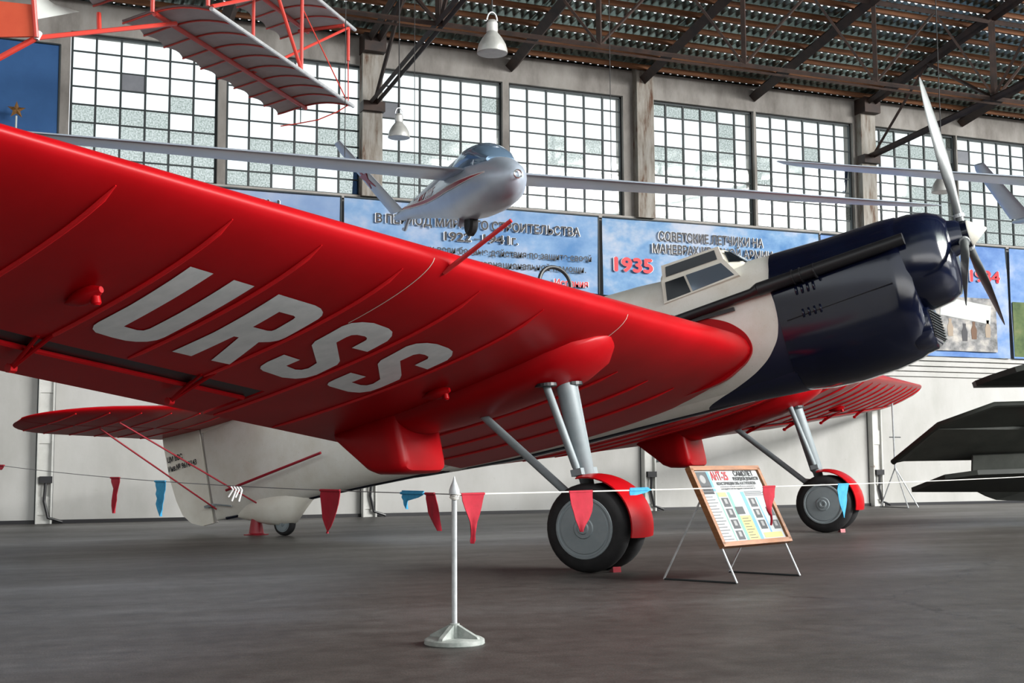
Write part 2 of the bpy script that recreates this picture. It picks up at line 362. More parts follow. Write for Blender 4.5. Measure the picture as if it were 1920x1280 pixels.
# windows: frame, bars, panes
vbar = MB().box((0, 0, 0), (0.042, 0.05, ZT - ZB)).build('muntin_proto', M_frame).data
hbar = MB().box((0, 0, 0), (6 * PW, 0.04, 0.030)).build('muntin_proto', M_frame).data
pane_me = MB().box((0, 0, 0), (PW - 0.036, 0.006, PH - 0.026)).build('pane_proto', M_glass).data
paned_me = pane_me.copy(); paned_me.materials[0] = M_dusty
board_me = MB().box((0, 0, 0), (PW - 0.02, 0.03, PH - 0.02)).build('board_proto', M_board).data
for o in [o for o in COL.objects if o.name.endswith('_proto') or '_proto.' in o.name]: bpy.data.objects.remove(o)
boarded = {(0, 2, 2), (2, 0, 2), (7, 0, 1)}
def inst(name, me, loc, parent):
    o = bpy.data.objects.new(name, me); COL.objects.link(o); o.parent = parent; o.location = loc; return o
for wi, x0 in enumerate(WINX):
    cx, cz = x0 + 3 * PW, (ZT + ZB) / 2
    fr = MB()
    for sx in (-1, 1): fr.box((sx * (3 * PW - 0.02), 0, 0), (0.045, 0.07, ZT - ZB))
    for sz in (-1, 1): fr.box((0, 0, sz * ((ZT - ZB) / 2 - 0.025)), (6 * PW, 0.07, 0.05))
    win = struct(fr.build('window_%d' % (wi + 1), M_frame), 'tall steel window of small square panes in the concrete wall'); win.location = (cx, GY, cz)
    for c in range(1, 6): inst('muntin', vbar, ((c - 3) * PW, 0, 0), win)
    for r in range(1, 8): inst('muntin', hbar, (0, 0, (4 - r) * PH), win)
    for r in range(8):
        for c in range(6):
            loc = ((c - 2.5) * PW, 0.005, (3.5 - r) * PH)
            if (wi, c, r) in boarded: inst('board_pane', board_me, loc, win); continue
            pd = 0.02 + 0.115 * r * (r > 2) + (0.45 if wi in (4, 6) else 0.0)
            inst('pane', paned_me if random.random() < pd else pane_me, loc, win)

def film_mat():
    m = bpy.data.materials.new('pale_blue_film'); m.use_nodes = True; m.node_tree.nodes.clear()
    o = nd(m, 'ShaderNodeOutputMaterial'); t = nd(m, 'ShaderNodeBsdfTransparent'); t.inputs[0].default_value = (.14, .20, .30, 1); lk(m, t.outputs[0], o.inputs[0]); return m
M_film = film_mat()
for wi, poly in ((5, [(1.02, -1.46), (1.18, -1.46), (1.46, 0.32), (1.36, 0.25)]), (1, [(1.32, -1.46), (1.46, -1.46), (1.46, -.55), (1.36, -.62)])):
    MB().prism([Vector((a, .05, b)) for a, b in poly], Vector((0, .004, 0))).build('torn_film', M_film, bpy.data.objects['window_%d' % (wi + 1)])
# roof: sloping corrugated courses on purlins, trusses at each pillar
RS = 0.19
def roofz(y): return 10.72 + RS * (WY - y)
NC = 26; DY = 0.62
ceil = struct(MB().add([(XL, WY + 0.6 - NC * DY, roofz(WY + 0.6 - NC * DY)), (XR, WY + 0.6 - NC * DY, roofz(WY + 0.6 - NC * DY)), (XR, -12, roofz(-12)), (XL, -12, roofz(-12))], [(0, 1, 2, 3)]).build('ceiling', M_sheet), 'corrugated grey roof on orange brown purlins')
for i in range(NC):
    y0 = WY + 0.6 - i * DY; y1 = y0 - DY - 0.03
    vs = []; fs = []; n = int((48 - (-4)) / 0.045)
    for k in range(n + 1):
        x = -4 + k * 0.045; w = 0.042 * math.sin(2 * PI * x / 0.20 + (i % 2) * 1.4)
        vs.append((x, y0, roofz(y0) + w + 0.05)); vs.append((x, y1, roofz(y1) + w - 0.012))
    for k in range(n): fs.append((2 * k, 2 * k + 1, 2 * k + 3, 2 * k + 2))
    me = bpy.data.meshes.new('roof_sheet'); me.from_pydata(vs, [], fs); link('roof_sheet', me, M_sheet, ceil, True, 80)
    yp = y0 - 0.30
    MB().box(((XL + XR) / 2, yp, roofz(yp) - 0.11), (XR - XL, 0.07, 0.12)).build('purlin', M_wood, ceil)
for tx in (4.6, 11.3, 14.73, 18.0, 24.7, 28.0, 31.3):
    MB().tube((tx, 27.0, roofz(27) - 0.32), (tx, 2, roofz(2) - 0.32), 0.15, n=4).build('rafter', M_rustbeam, ceil)
for tx in (PILX[1], PILX[3], 34.7):
    def bc(y): return 9.05 + 0.08 * (27.1 - y)
    t = MB()
    for sx in (-0.07, 0.07): t.tube((tx + sx, 26.9, bc(26.9)), (tx + sx, 2, bc(2)), 0.055, n=4)
    tr = t.build('roof_truss', M_rustbeam, ceil)
    for sx in (-0.10, 0.10):
        MB().tube((tx + sx, 27.0, roofz(27) - 0.28), (tx + sx, 2, roofz(2) - 0.28), 0.085, n=4).build('top_chord', M_rustbeam, tr)
    ys = [26.6, 22.3, 18.0, 13.7, 9.4]
    for a, b in zip(ys[:-1], ys[1:]):
        MB().tube((tx, b, bc(b)), (tx, b, roofz(b) - 0.3), 0.06, n=4).build('post', M_rustbeam, tr)
        MB().tube((tx, (a + b) / 2, roofz((a + b) / 2) - 0.3), (tx, b, bc(b)), 0.045, n=4).build('diagonal', M_rustbeam, tr)
        MB().tube((tx, (a + b) / 2, roofz((a + b) / 2) - 0.3), (tx, a, bc(a)), 0.045, n=4).build('diagonal', M_rustbeam, tr)
    MB().box((tx, 26.78, 10.42), (0.5, 0.44, 0.40)).build('bracket', M_rustbeam, tr)
    MB().box((tx, 26.78, 9.0), (0.5, 0.3, 0.22)).build('bracket', M_rustbeam, tr)
for gy in (22.3, 13.7):
    g = MB()
    zb = 9.05 + 0.08 * (27.1 - gy); zt = roofz(gy) - 0.35
    g.tube((4, gy, zb), (48, gy, zb), 0.05, n=4); g.tube((4, gy, zb - 0.12), (48, gy, zb - 0.12), 0.025, n=4)
    go = g.build('longitudinal_girder', M_rustbeam, ceil)
    MB().tube((4, gy, zt), (48, gy, zt), 0.06, n=4).build('girder_chord', M_rustbeam, go)
    for k in range(12):
        x = 4.44 + 3.4 * k
        MB().tube((x, gy, zb), (x, gy, zt), 0.065, n=4).build('post', M_rustbeam, go)
        MB().tube((x, gy, zb), (x + 1.7, gy, zt), 0.035, n=4).build('diagonal', M_rustbeam, go)
        MB().tube((x + 3.4, gy, zb), (x + 1.7, gy, zt), 0.035, n=4).build('diagonal', M_rustbeam, go)
# low wall under the opposite glazing, end walls
struct(MB().box((24, -16.2, 4.7), (80, 0.4, 9.4)).build('wall_front', mat('dark_door_steel', (.045, .047, .05), .8)), 'plain grey wall of sliding doors behind the photographer')
struct(MB().box((XL - 0.2, 5.5, 5.2), (0.4, 43, 10.4)).build('wall_left', M_wall), 'plain white end wall to the left')
struct(MB().box((47.4, 20.5, 5.2), (0.4, 13, 10.4)).box((47.4, 3, 10.6), (0.4, 38, 1.2)).build('wall_right', M_wall), 'end wall to the right with its hangar doors slid open')

# ------------------------------------------------------------------ red winged monoplane
OX, OY = 9.3456, 14.5784
HEAD = math.radians(-50.3); TH = math.radians(12.5)
dv = Vector((math.cos(HEAD), math.sin(HEAD), 0)); rv = Vector((dv.y, -dv.x, 0))
bxv = dv * math.cos(TH) + Vector((0, 0, math.sin(TH))); bzv = -dv * math.sin(TH) + Vector((0, 0, math.cos(TH)))
mtx = Matrix((bxv, -rv, bzv)).transposed().to_4x4(); mtx.translation = (OX, OY, 0)
AC = empty('monoplane', mtx=mtx)
tag(AC, 'huge red-winged cream monoplane with navy nose, URSS under its wing', 'aircraft')
def B(bx, r, bz): return Vector((bx, -r, bz))     # body point: forward, starboard, up

def xLE(r): return 0.95 - 0.046 * (r - 0.75)
def zLE(r): return 2.42 + 0.038 * (r - 0.75)
def xTE(r): return -3.1 + 0.186 * (r - 4.14)
def zTE(r): return 2.09 + 0.038 * (r - 4.14) + max(0, r - 10) * 0.02
def yt(t): t = max(t, 0); return 0.2969 * math.sqrt(t) - 0.126 * t - 0.3516 * t * t + 0.2843 * t ** 3 - 0.1015 * t ** 4
def tipf(r):
    if r <= 15.8: return 1.0
    u = (r - 15.8) / 1.2
    return math.sqrt(max(0.02, 1 - u * u))
def wpt(r, t, lower, side, off=0.0):
    f = tipf(r); c = (xLE(r) - xTE(r)); mid = 0.42
    tt = mid + (t - mid) * f
    T = (0.18 - 0.004 * r)
    zc = lerp(zLE(r), zTE(r), tt)
    z = zc - c * f * T / 0.2 * yt(t) * 0.72 - off if lower else zc + c * f * T / 0.2 * yt(t) * 1.25 + off
    return B(xLE(r) - c * tt, r * side, z)
def wing_loft(mb, rs, t0, t1, side, nt=16):
    ts = [t0 + (t1 - t0) * (k / nt) ** (1.8 if t0 == 0 else 1) for k in range(nt + 1)]
    rings = []
    for r in rs:
        ring = [wpt(r, t, True, side) for t in ts] + [wpt(r, t, False, side) for t in reversed(ts)]
        if t0 == 0: ring.pop()
        rings.append(ring)
    return mb.loft(rings)
TA, RA = 0.765, 7.12
fine = [0.15 + 0.4 * k for k in range(40)]
fine = [r for r in fine if r <= 15.8] + [15.8, 16.1, 16.4, 16.65, 16.85, 17.0]
for side in (1, -1):
    wm = MB(); wing_loft(wm, fine, 0, TA, side); wing_loft(wm, [r for r in fine if r < RA] + [RA], TA - 0.001, 1, side, 6)
    wing_loft(wm, [16.0, 16.4, 16.65, 16.85, 17.0], TA - 0.001, 1, side, 6)
    wo = wm.build('wing', M_red, AC, True, 50)
    al = MB(); wing_loft(al, [7.2 + 0.55 * k for k in range(16)] + [15.95], TA + 0.062, 1, side, 6)
    ao = al.build('aileron', M_red, AC, True, 50)
    MB().path([wpt(r, TA + 0.066, True, side, 0.004) for r in [7.2 + 0.55 * k for k in range(16)] + [15.95]], 0.022, 6).build('hinge_rod', M_red, ao)
    rs_ = [7.14 + 0.55 * k for k in range(16)] + [15.98]; sv_ = [wpt(r, t, True, side, o_) for r in rs_ for t, o_ in ((TA - .004, -.012), (TA + .07, -.012))]
    MB().add(sv_, [(2 * k, 2 * k + 1, 2 * k + 3, 2 * k + 2) for k in range(len(rs_) - 1)]).build('aileron_slot', M_black, wo)
    for r in (8.1, 10.05, 12.0, 14.0):
        h = MB()
        a, b, c = wpt(r, 0.72, True, side, 0.0), wpt(r, 0.90, True, side, 0.09), wpt(r, 0.81, True, side, 0.0)
        h.tube(a, b, 0.02, n=6); h.tube(b, c, 0.02, n=6); h.tube(wpt(r + 0.08, 0.75, True, side), b, 0.015, n=6); h.lathe([(-0.03, 0.035), (0.03, 0.035)], b, (0, 1, 0), 8)
        h.build('hinge_bracket', M_red, ao, True)
    for r in [1.35, 2.2, 3.1, 5.85, 6.98, 8.13, 9.13, 10.05, 11.04, 12.0, 12.95, 13.85, 14.7, 15.5, 16.2]:
        te = 0.99 if r < RA else 0.755
        t0 = 0.045 if r > 4 else 0.19
        n = 14
        MB().path([wpt(r, t0 + (te - t0) * (k / n), True, side, 0.004) for k in range(n + 1)], [0.004] + [0.020] * (n - 1) + [0.008], 8).build('rib_strip', M_rib_lit, wo, True)
    for r in (4.3, 7.85):
        MB().path([wpt(r, 0.001 + 0.3 * (k / 12) ** 1.5, True, side, 0.0015) for k in range(13)], 0.0035, 4).build('panel_seam', M_cream, wo)
    # blister lamps below the wing
    for r, bx in ((10.37, -0.63), (5.17, -1.11)):
        t = (xLE(r) - bx) / (xLE(r) - xTE(r)); p = wpt(r, t, True, side)
        l = MB(); rings = []
        for k in range(9):
            u = k / 8; w = 0.055 * math.sin(PI * min(1, u * 0.9 + 0.1)) + 0.004
            rings.append([p + Vector((0.14 - 0.34 * u, math.cos(a) * w, -0.02 + math.sin(a) * w * 1.1 - 0.02)) for a in [2 * PI * q / 10 for q in range(10)]])
        l.loft(rings); l.lathe([(0, 0.03), (-0.07, 0.034), (-0.085, 0.02)], p + Vector((0.08, 0, -0.05)), (0, 0, 1), 10)
        l.lathe([(0, 0.01), (-0.05, 0.012)], p + Vector((-0.08, 0, -0.04)), (0, 0, 1), 6)
        l.build('underwing_lamp', M_red, wo, True)
# lettering under the starboard wing, laid on the surface
LET = {
 'U': [[(9.93, -0.095), (9.69, -0.105), (9.68, -0.5), (9.675, -0.73), (9.67, -0.995), (9.52, -1.015), (9.465, -1.005), (9.445, -0.96), (9.445, -0.66), (9.465, -0.115), (9.23, -0.125), (9.215, -0.6), (9.20, -1.05), (9.215, -1.115), (9.265, -1.165), (9.35, -1.195), (9.45, -1.205), (9.6, -1.19), (9.79, -1.155), (9.86, -1.11), (9.9, -1.055), (9.91, -1.0), (9.905, -0.69), (9.92, -0.31)]],
 'R': [[(8.93, -0.145), (8.7, -0.155), (8.46, -0.165), (8.36, -0.185), (8.28, -0.225), (8.235, -0.27), (8.21, -0.33), (8.175, -0.70), (8.185, -0.765), (8.235, -0.815), (8.33, -0.855), (8.15, -1.325), (8.4, -1.305), (8.59, -0.84), (8.65, -0.838), (8.655, -1.285), (8.9, -1.26), (8.885, -0.83), (8.905, -0.5)],
       [(8.67, -0.357), (8.48, -0.364), (8.445, -0.378), (8.43, -0.41), (8.41, -0.61), (8.42, -0.643), (8.46, -0.652), (8.65, -0.642)]],
 'S': [[(7.85, -0.98), (7.58, -1.02), (7.58, -1.174), (7.4, -1.215), (7.33, -1.2), (7.3, -1.146), (7.34, -1.021), (7.78, -0.735), (7.83, -0.66), (7.86, -0.35), (7.83, -0.275), (7.74, -0.225), (7.61, -0.198), (7.36, -0.219), (7.25, -0.254), (7.17, -0.316), (7.11, -0.406), (7.08, -0.65), (7.33, -0.64), (7.35, -0.466), (7.385, -0.433), (7.44, -0.416), (7.55, -0.42), (7.6, -0.445), (7.61, -0.492), (7.6, -0.607), (7.15, -0.905), (7.09, -0.979), (7.05, -1.251), (7.085, -1.343), (7.17, -1.398), (7.34, -1.415), (7.69, -1.346), (7.77, -1.31), (7.82, -1.26), (7.85, -1.163)]],
 'S2': [[(6.74, -1.085), (6.46, -1.11), (6.46, -1.28), (6.27, -1.305), (6.195, -1.29), (6.17, -1.232), (6.22, -1.111), (6.67, -0.824), (6.73, -0.747), (6.785, -0.42), (6.74, -0.34), (6.63, -0.29), (6.49, -0.27), (6.26, -0.289), (6.13, -0.323), (6.03, -0.396), (5.965, -0.492), (5.95, -0.733), (6.22, -0.706), (6.235, -0.544), (6.28, -0.506), (6.37, -0.487), (6.46, -0.491), (6.505, -0.531), (6.5, -0.685), (6.09, -0.947), (5.99, -1.037), (5.96, -1.285), (5.965, -1.407), (6.05, -1.48), (6.22, -1.5), (6.59, -1.445), (6.66, -1.419), (6.71, -1.367), (6.73, -1.274)]]}
from mathutils.geometry import tessellate_polygon
for nm, polys in LET.items():
    pts = [p for pl in polys for p in pl]
    tris = tessellate_polygon([[Vector((a, b, 0)) for a, b in pl] for pl in polys])
    bm = bmesh.new(); bv = [bm.verts.new((a, b, 0)) for a, b in pts]
    for t in tris:
        try: bm.faces.new([bv[i] for i in t])
        except ValueError: pass
    for k in range(16):
        y = -0.05 - 0.1 * k
        bmesh.ops.bisect_plane(bm, geom=bm.verts[:] + bm.edges[:] + bm.faces[:], plane_co=(0, y, 0), plane_no=(0, 1, 0))
    for v in bm.verts:
        r, bx = v.co.x, v.co.y
        v.co = wpt(r, (xLE(r) - bx) / (xLE(r) - xTE(r)), True, 1, 0.006)
    bmesh.ops.recalc_face_normals(bm, faces=bm.faces)
    me = bpy.data.meshes.new('wing_letter'); bm.to_mesh(me); bm.free()
    o = link('wing_letter', me, M_silverletter, AC); o['label'] = 'grey painted letter under the red wing'

# fuselage
def ringf(bx, hw, zt, zb, n=40, e=2.5):
    out = []; zc = (zt + zb) / 2; hh = (zt - zb) / 2
    for k in range(n):
        a = 2 * PI * k / n; c, s = math.cos(a), math.sin(a)
        out.append(B(bx, hw * math.copysign(abs(c) ** (2 / e), c), zc + hh * math.copysign(abs(s) ** (2 / e), s)))
    return out
ST = [(-8.60, .045, 3.66, 2.13), (-8.2, .10, 3.69, 2.11), (-7.4, .20, 3.71, 2.10), (-6.5, .30, 3.72, 2.08), (-5.5, .40, 3.735, 2.04), (-4.5, .48, 3.75, 1.99), (-3.5, .55, 3.765, 1.955), (-2.5, .61, 3.775, 1.935), (-1.5, .655, 3.775, 1.925), (-0.5, .685, 3.745, 1.92), (0.2, .70, 3.69, 1.91), (0.9, .705, 3.64, 1.88), (1.42, .705, 3.62, 1.80)]
fus = MB().loft([ringf(*s, e=2.3 + 0.5 * (s[0] + 8.6) / 10) for s in ST]).build('fuselage', M_fus, AC, True, 60)
def zbot(bx):
    for a, b in zip(ST[:-1], ST[1:]):
        if a[0] <= bx <= b[0]: return lerp(a[3], b[3], (bx - a[0]) / (b[0] - a[0]))
    return ST[0][3] if bx < ST[0][0] else ST[-1][3]
MB().loft([ringf(*s, e=2.6, n=24) for s in [(-4.6, .10, 2.2, 1.985), (-4.0, .20, 2.3, 1.92), (-3.0, .27, 2.3, 1.865), (-2.0, .30, 2.3, 1.85), (-1.0, .32, 2.3, 1.85), (0.0, .36, 2.3, 1.845), (0.6, .42, 2.3, 1.83), (1.1, .50, 2.3, 1.80), (1.42, .56, 2.3, 1.79)]]).build('belly_keel', M_fus, AC, True, 60)
ks = MB(); kr = []
for k in range(37):
    bx = -8.4 + 0.26 * k; zb_ = zbot(bx) if bx < -4.6 else (lerp(1.985, 1.865, (bx + 4.6) / 1.6) if bx < -3 else lerp(1.865, 1.845, min(1, (bx + 3))))
    hw = lerp(.03, .13, min(1, (bx + 8.4) / 5)); kr.append([B(bx, hw * math.cos(a), zb_ + .012 + .03 * math.sin(a)) for a in [2 * PI * q / 12 for q in range(12)]])
ks.loft(kr).build('belly_stripe', M_navy, AC, True, 60)
for side in (1, -1):
    fl = [(0.98, 2.44), (0.95, 2.58), (0.87, 2.70), (0.72, 2.83), (0.5, 2.93), (0.2, 2.985), (-0.2, 2.99), (-0.8, 2.94), (-1.6, 2.80), (-2.6, 2.55), (-3.6, 2.1), (-3.0, 1.98), (-1.0, 2.0), (0.3, 2.06), (0.75, 2.2), (0.93, 2.32)]
    MB().prism([B(x, side * .665, z) for x, z in spline(fl, 6)], Vector((0, .10, 0))).build('wing_root_fairing', M_red, AC)
cowl = MB().loft([ringf(*s, e=2.9) for s in [(1.40, .712, 3.628, 1.79), (1.7, .72, 3.62, 1.745), (2.1, .725, 3.61, 1.735), (2.55, .72, 3.62, 1.77), (2.85, .70, 3.625, 1.83), (3.0, .675, 3.615, 1.90), (3.08, .62, 3.57, 2.0)]]).build('engine_cowling', M_navy, AC, True, 50)
MB().loft([ringf(*s, e=2.6) for s in [(2.9, .66, 3.60, 2.36), (3.15, .64, 3.605, 2.38), (3.38, .57, 3.565, 2.42), (3.50, .48, 3.50, 2.48), (3.56, .36, 3.43, 2.62), (3.58, .25, 3.40, 2.94), (3.68, .20, 3.38, 2.98), (3.72, .17, 3.35, 3.01)]]).build('nose_cowl', M_navy, AC, True, 45)
# chin radiator with grille slats
MB().loft([ringf(*s, e=3.2) for s in [(2.9, .52, 2.42, 1.87), (3.06, .50, 2.42, 1.90), (3.12, .47, 2.40, 1.95), (3.13, .40, 2.34, 2.0)]]).build('radiator_duct', M_navy, AC, True, 45)
rad = MB().box(B(3.125, 0, 2.17), (0.03, 0.76, 0.34)).build('radiator', M_black, AC)
for k in range(9):
    MB().box(B(3.145, 0, 2.02 + 0.038 * k), (0.03, 0.76, 0.010)).build('slat', M_frame, rad)
# side bulge panels, seams, louvres
for side in (1, -1):
    MB().path([B(1.5 + 0.17 * k, side * 0.724, 2.62 + 0.012 * k) for k in range(9)], 0.006, 5).build('cowl_seam', M_black, cowl)
    for i in range(4):
        for bx0, bz0 in ((1.70, 2.96), (1.72, 2.66)):
            l = MB(); x = bx0 + 0.075 * i
            l.loft([[B(x + 0.016 * math.cos(a), side * (0.712 + 0.022 * math.sin(PI * u)), bz0 + 0.11 * (u - 0.5) + 0.0 * math.sin(a)) + Vector((0, -side * 0.012 * math.sin(a), 0)) for a in [2 * PI * q / 8 for q in range(8)]] for u in (0, 0.2, 0.5, 0.8, 1)])
            l.build('louvre', M_navy, cowl, True)
    # exhaust pipe along the side
    e = MB(); e.path([B(0.05, side * 0.765, 3.02), B(1.15, side * 0.775, 3.08), B(1.25, side * 0.78, 3.10)], [0.062, 0.062, 0.085], 14)
    e.path([B(1.25, side * 0.78, 3.10), B(3.12, side * 0.745, 3.20)], [0.088, 0.075], 14)
    ex = e.build('exhaust_pipe', M_black, AC, True)
    MB().box(B(0.45, side * 0.735, 2.955), (0.85, 0.05, 0.045)).build('heat_shield', M_black, ex)
    MB().box(B(0.04, side * 0.765, 3.02), (0.05, 0.11, 0.15)).build('pipe_end', M_black, ex)
    for bx in (1.72, 1.82, 2.0):
        MB().lathe([(-0.008, 0.10), (0.008, 0.10)], B(bx, side * 0.772, 3.125), (1, 0, 0.05), 14).build('clamp', M_black, ex)
# spinner, propeller
MB().lathe([(0, 0.16), (0.02, 0.158), (0.13, 0.075), (0.21, 0.012)], B(3.79, 0, 3.18), (1, 0, 0), 24).build('spinner', M_cream, AC, True, 50)
prop = MB().lathe([(-0.07, 0.12), (-0.06, 0.17), (0.06, 0.17), (0.07, 0.13)], B(3.73, 0, 3.18), (1, 0, 0), 20).build('propeller_hub', M_navy, AC, True)
for k in range(3):
    a = math.radians(2 + 120 * k); rad_d = Vector((0, -math.sin(a), math.cos(a))); tan = Vector((0, -math.cos(a), -math.sin(a)))
    rings = []
    for u, ch, th, tw in [(0.08, .10, .10, 80), (0.16, .10, .10, 75), (0.24, .11, .085, 62), (0.36, .165, .06, 50), (0.5, .20, .042, 40), (0.68, .195, .03, 32), (0.84, .155, .022, 27), (0.94, .10, .015, 25), (0.985, .05, .01, 24), (1.0, .015, .005, 24)]:
        c = B(3.73, 0, 3.18) + rad_d * (2.10 * u); tw = math.radians(tw)
        cd = tan * math.cos(tw) - Vector((1, 0, 0)) * math.sin(tw); nd_ = tan * math.sin(tw) + Vector((1, 0, 0)) * math.cos(tw)
        rings.append([c + cd * (ch / 2 * math.cos(b)) + nd_ * (th / 2 * math.sin(b)) for b in [2 * PI * q / 14 for q in range(14)]])
    MB().loft(rings).build('propeller_blade', M_blade, AC, True, 60)
    MB().lathe([(-0.02, 0.066), (0.025, 0.066)], B(3.73, 0, 3.18) + rad_d * 0.24, rad_d, 14).build('blade_clamp', M_steel, prop)
# cockpit
can = MB().loft([ringf(*s, e=4.0) for s in [(-0.08, .52, 3.75, 3.3), (0.0, .535, 3.84, 3.3), (0.78, .525, 3.86, 3.3), (0.82, .515, 3.84, 3.3), (1.10, .43, 3.56, 3.3)]]).build('canopy', M_cream, AC, True, 30)
MB().loft([ringf(*s, e=3.0) for s in [(-0.06, .42, 3.86, 3.78), (0.74, .42, 3.885, 3.80)]]).build('canopy_roof', M_black, AC, True)
def quadpanel(name, m, parent, c, thick=0.012):
    n = (c[1] - c[0]).cross(c[3] - c[0]).normalized(); MB().prism(c, n * thick).build(name, m, parent)
def LP(x, z, side, o=0.0): return B(x, side * (.662 - (z - 3.30) / .32 * .10 + o), z)
for side in (1, -1):
    s = side
    quadpanel('lower_window_frame', M_cream, can, [LP(-.05, 3.285, s, -.04), LP(1.02, 3.37, s, -.04), LP(.84, 3.655, s, -.04), LP(-.05, 3.625, s, -.04)], .09)
    quadpanel('lower_side_pane', M_darkglass, can, [LP(0.0, 3.325, s, .008), LP(.34, 3.35, s, .008), LP(.27, 3.60, s, .008), LP(0.0, 3.59, s, .008)])
    quadpanel('lower_side_pane', M_skyglass, can, [LP(.37, 3.353, s, .008), LP(.955, 3.405, s, .008), LP(.80, 3.62, s, .008), LP(.30, 3.602, s, .008)])
    quadpanel('upper_window_frame', M_cream, can, [B(-.04, s * .535, 3.62), B(.84, s * .53, 3.645), B(.80, s * .515, 3.855), B(-.02, s * .52, 3.835)], .03)
    quadpanel('upper_side_pane', M_darkglass, can, [B(0.02, s * .553, 3.665), B(0.755, s * .548, 3.69), B(0.74, s * .54, 3.82), B(0.04, s * .542, 3.80)])
    quadpanel('windscreen_pane', M_darkglass, can, [B(0.885, s * .505, 3.62), B(1.07, s * .43, 3.59), B(0.90, s * .40, 3.77), B(0.85, s * .47, 3.78)])
quadpanel('windscreen_pane', M_skyglass, can, [B(1.085, -.36, 3.585), B(1.085, .36, 3.585), B(0.875, .38, 3.80), B(0.875, -.38, 3.80)])
# dorsal line, direction finder loop, aerial, pitot
MB().path([B(-1.2 - 0.6 * k, 0, 3.785 - 0.006 * k) for k in range(10)], 0.012, 5).build('dorsal_strip', M_black, AC)
lp = MB(); lc = B(-1.82, 0, 4.17); rl = 0.27
lp.path([lc + (Vector((.5, 0.86, 0)).normalized() * math.cos(a) + Vector((0, 0, 1)) * math.sin(a)) * rl for a in [2 * PI * k / 32 for k in range(32)]], 0.03, 8, closed=True)
lp.tube(lc - Vector((0, 0, rl)), lc - Vector((0, 0, 0.5)), 0.03); lp.build('loop_aerial', M_black, AC, True)
MB().path([B(-1.46, 0, 3.77), B(-1.40, 0, 3.86), B(-1.28, 0, 3.87), B(-1.05, 0, 3.775)], 0.014, 6).build('small_windscreen', M_black, AC)
MB().tube(B(0.55, 7.62, 2.60), B(1.24, 7.62, 2.83), 0.022, 0.017).build('pitot_probe', M_red_dull, AC)
# tail
def plate(name, poly, m, th, parent=AC):
    return MB().prism([B(x, 0, z) for x, z in poly], Vector((0, th, 0))).build(name, m, parent)
plate('fin', [(-8.62, 3.6), (-8.62, 5.0), (-8.3, 4.95), (-7.9, 4.6), (-7.3, 4.0), (-6.6, 3.72)], M_cream, 0.09)
rud = plate('rudder', [(-8.66, 2.10), (-8.9, 2.10), (-9.12, 2.19), (-9.28, 2.36), (-9.37, 2.62), (-9.44, 3.0), (-9.47, 3.6), (-9.45, 4.4), (-9.3, 4.9), (-9.05, 5.05), (-8.66, 5.05)], M_cream, 0.07)
text('ЦМ ВВС', 'inventory_lettering', M_blackprint, rud, B(-9.42, .045, 3.28), (1, 0, 0), (0, 0, 1), 0.085, 0.33, 0.002, heavy=.025)
text('Инв.№ 9614/143', 'inventory_lettering', M_blackprint, rud, B(-9.43, .045, 3.12), (1, 0, 0), (0, 0, 1), 0.09, 0.62, 0.002, heavy=.025)
MB().path([B(-8.62, 0.0, 2.1), B(-8.63, 0, 3.65)], 0.03, 8).build('rudder_post', M_conc, AC)
MB().box(B(-8.63, 0.0, 2.38), (0.16, 0.28, 0.04)).tube(B(-8.5, .1, 2.38), B(-8.15, .14, 2.28), .012).build('rudder_horn', M_gear, rud)
def tpt(r, t, low, side):
    u = r / 3.75; le = -7.35 - 0.65 * u; te = -9.58 + 0.30 * u
    if u > 0.66: k = math.sqrt(max(0.0, 1 - ((u - 0.66) / 0.34) ** 2.2)) * 0.97 + 0.03
    else: k = 1
    m = -8.62; le = m + (le - m) * k; te = m + (te - m) * k
    c = le - te; x = le - c * t
    return B(x, r * side, 3.72 + (-1 if low else 1) * c * 0.45 * yt(t) * (0.85 if low else 0.85) + 0.03 * (1 - t))
for side in (1, -1):
    rs = [0.0, 0.5, 1, 1.5, 2, 2.4, 2.7, 2.95, 3.15, 3.35, 3.5, 3.60, 3.66, 3.70, 3.725, 3.74, 3.747, 3.75]
    def tl(t0, t1, n=10):
        ts = [t0 + (t1 - t0) * (k / n) ** (1.7 if t0 == 0 else 1) for k in range(n + 1)]; rings = []
        for r in rs:
            ring = [tpt(r, t, True, side) for t in ts] + [tpt(r, t, False, side) for t in reversed(ts)]
            if t0 == 0: ring.pop()
            rings.append(ring)
        return MB().loft(rings)
    tp = tl(0, 0.57).build('tailplane', M_red, AC, True, 50); el = tl(0.585, 1).build('elevator', M_red, AC, True, 50)
    for r in (0.5, 1.05, 1.6, 2.15, 2.7, 3.2):
        MB().path([tpt(r, 0.1 + 0.46 * k / 6, True, side) for k in range(7)], 0.014, 5).build('rib_strip', M_rib_lit, tp)
        MB().path([tpt(r, 0.6 + 0.39 * k / 5, True, side) for k in range(6)], 0.014, 5).build('rib_strip', M_rib_lit, el)
    MB().tube(B(-8.35, side * 2.15, 3.66), B(-7.65, side * 0.12, 2.22), 0.013).build('tail_strut', M_stripe, AC)
    MB().tube(B(-8.75, side * 2.15, 3.66), B(-8.5, side * 0.1, 2.3), 0.013).build('tail_strut', M_stripe, AC)
MB().path([B(-8.05, .33, 2.52), B(-6.0, .50, 2.66)], 0.022, 8).build('tow_rod', M_stripe, AC)
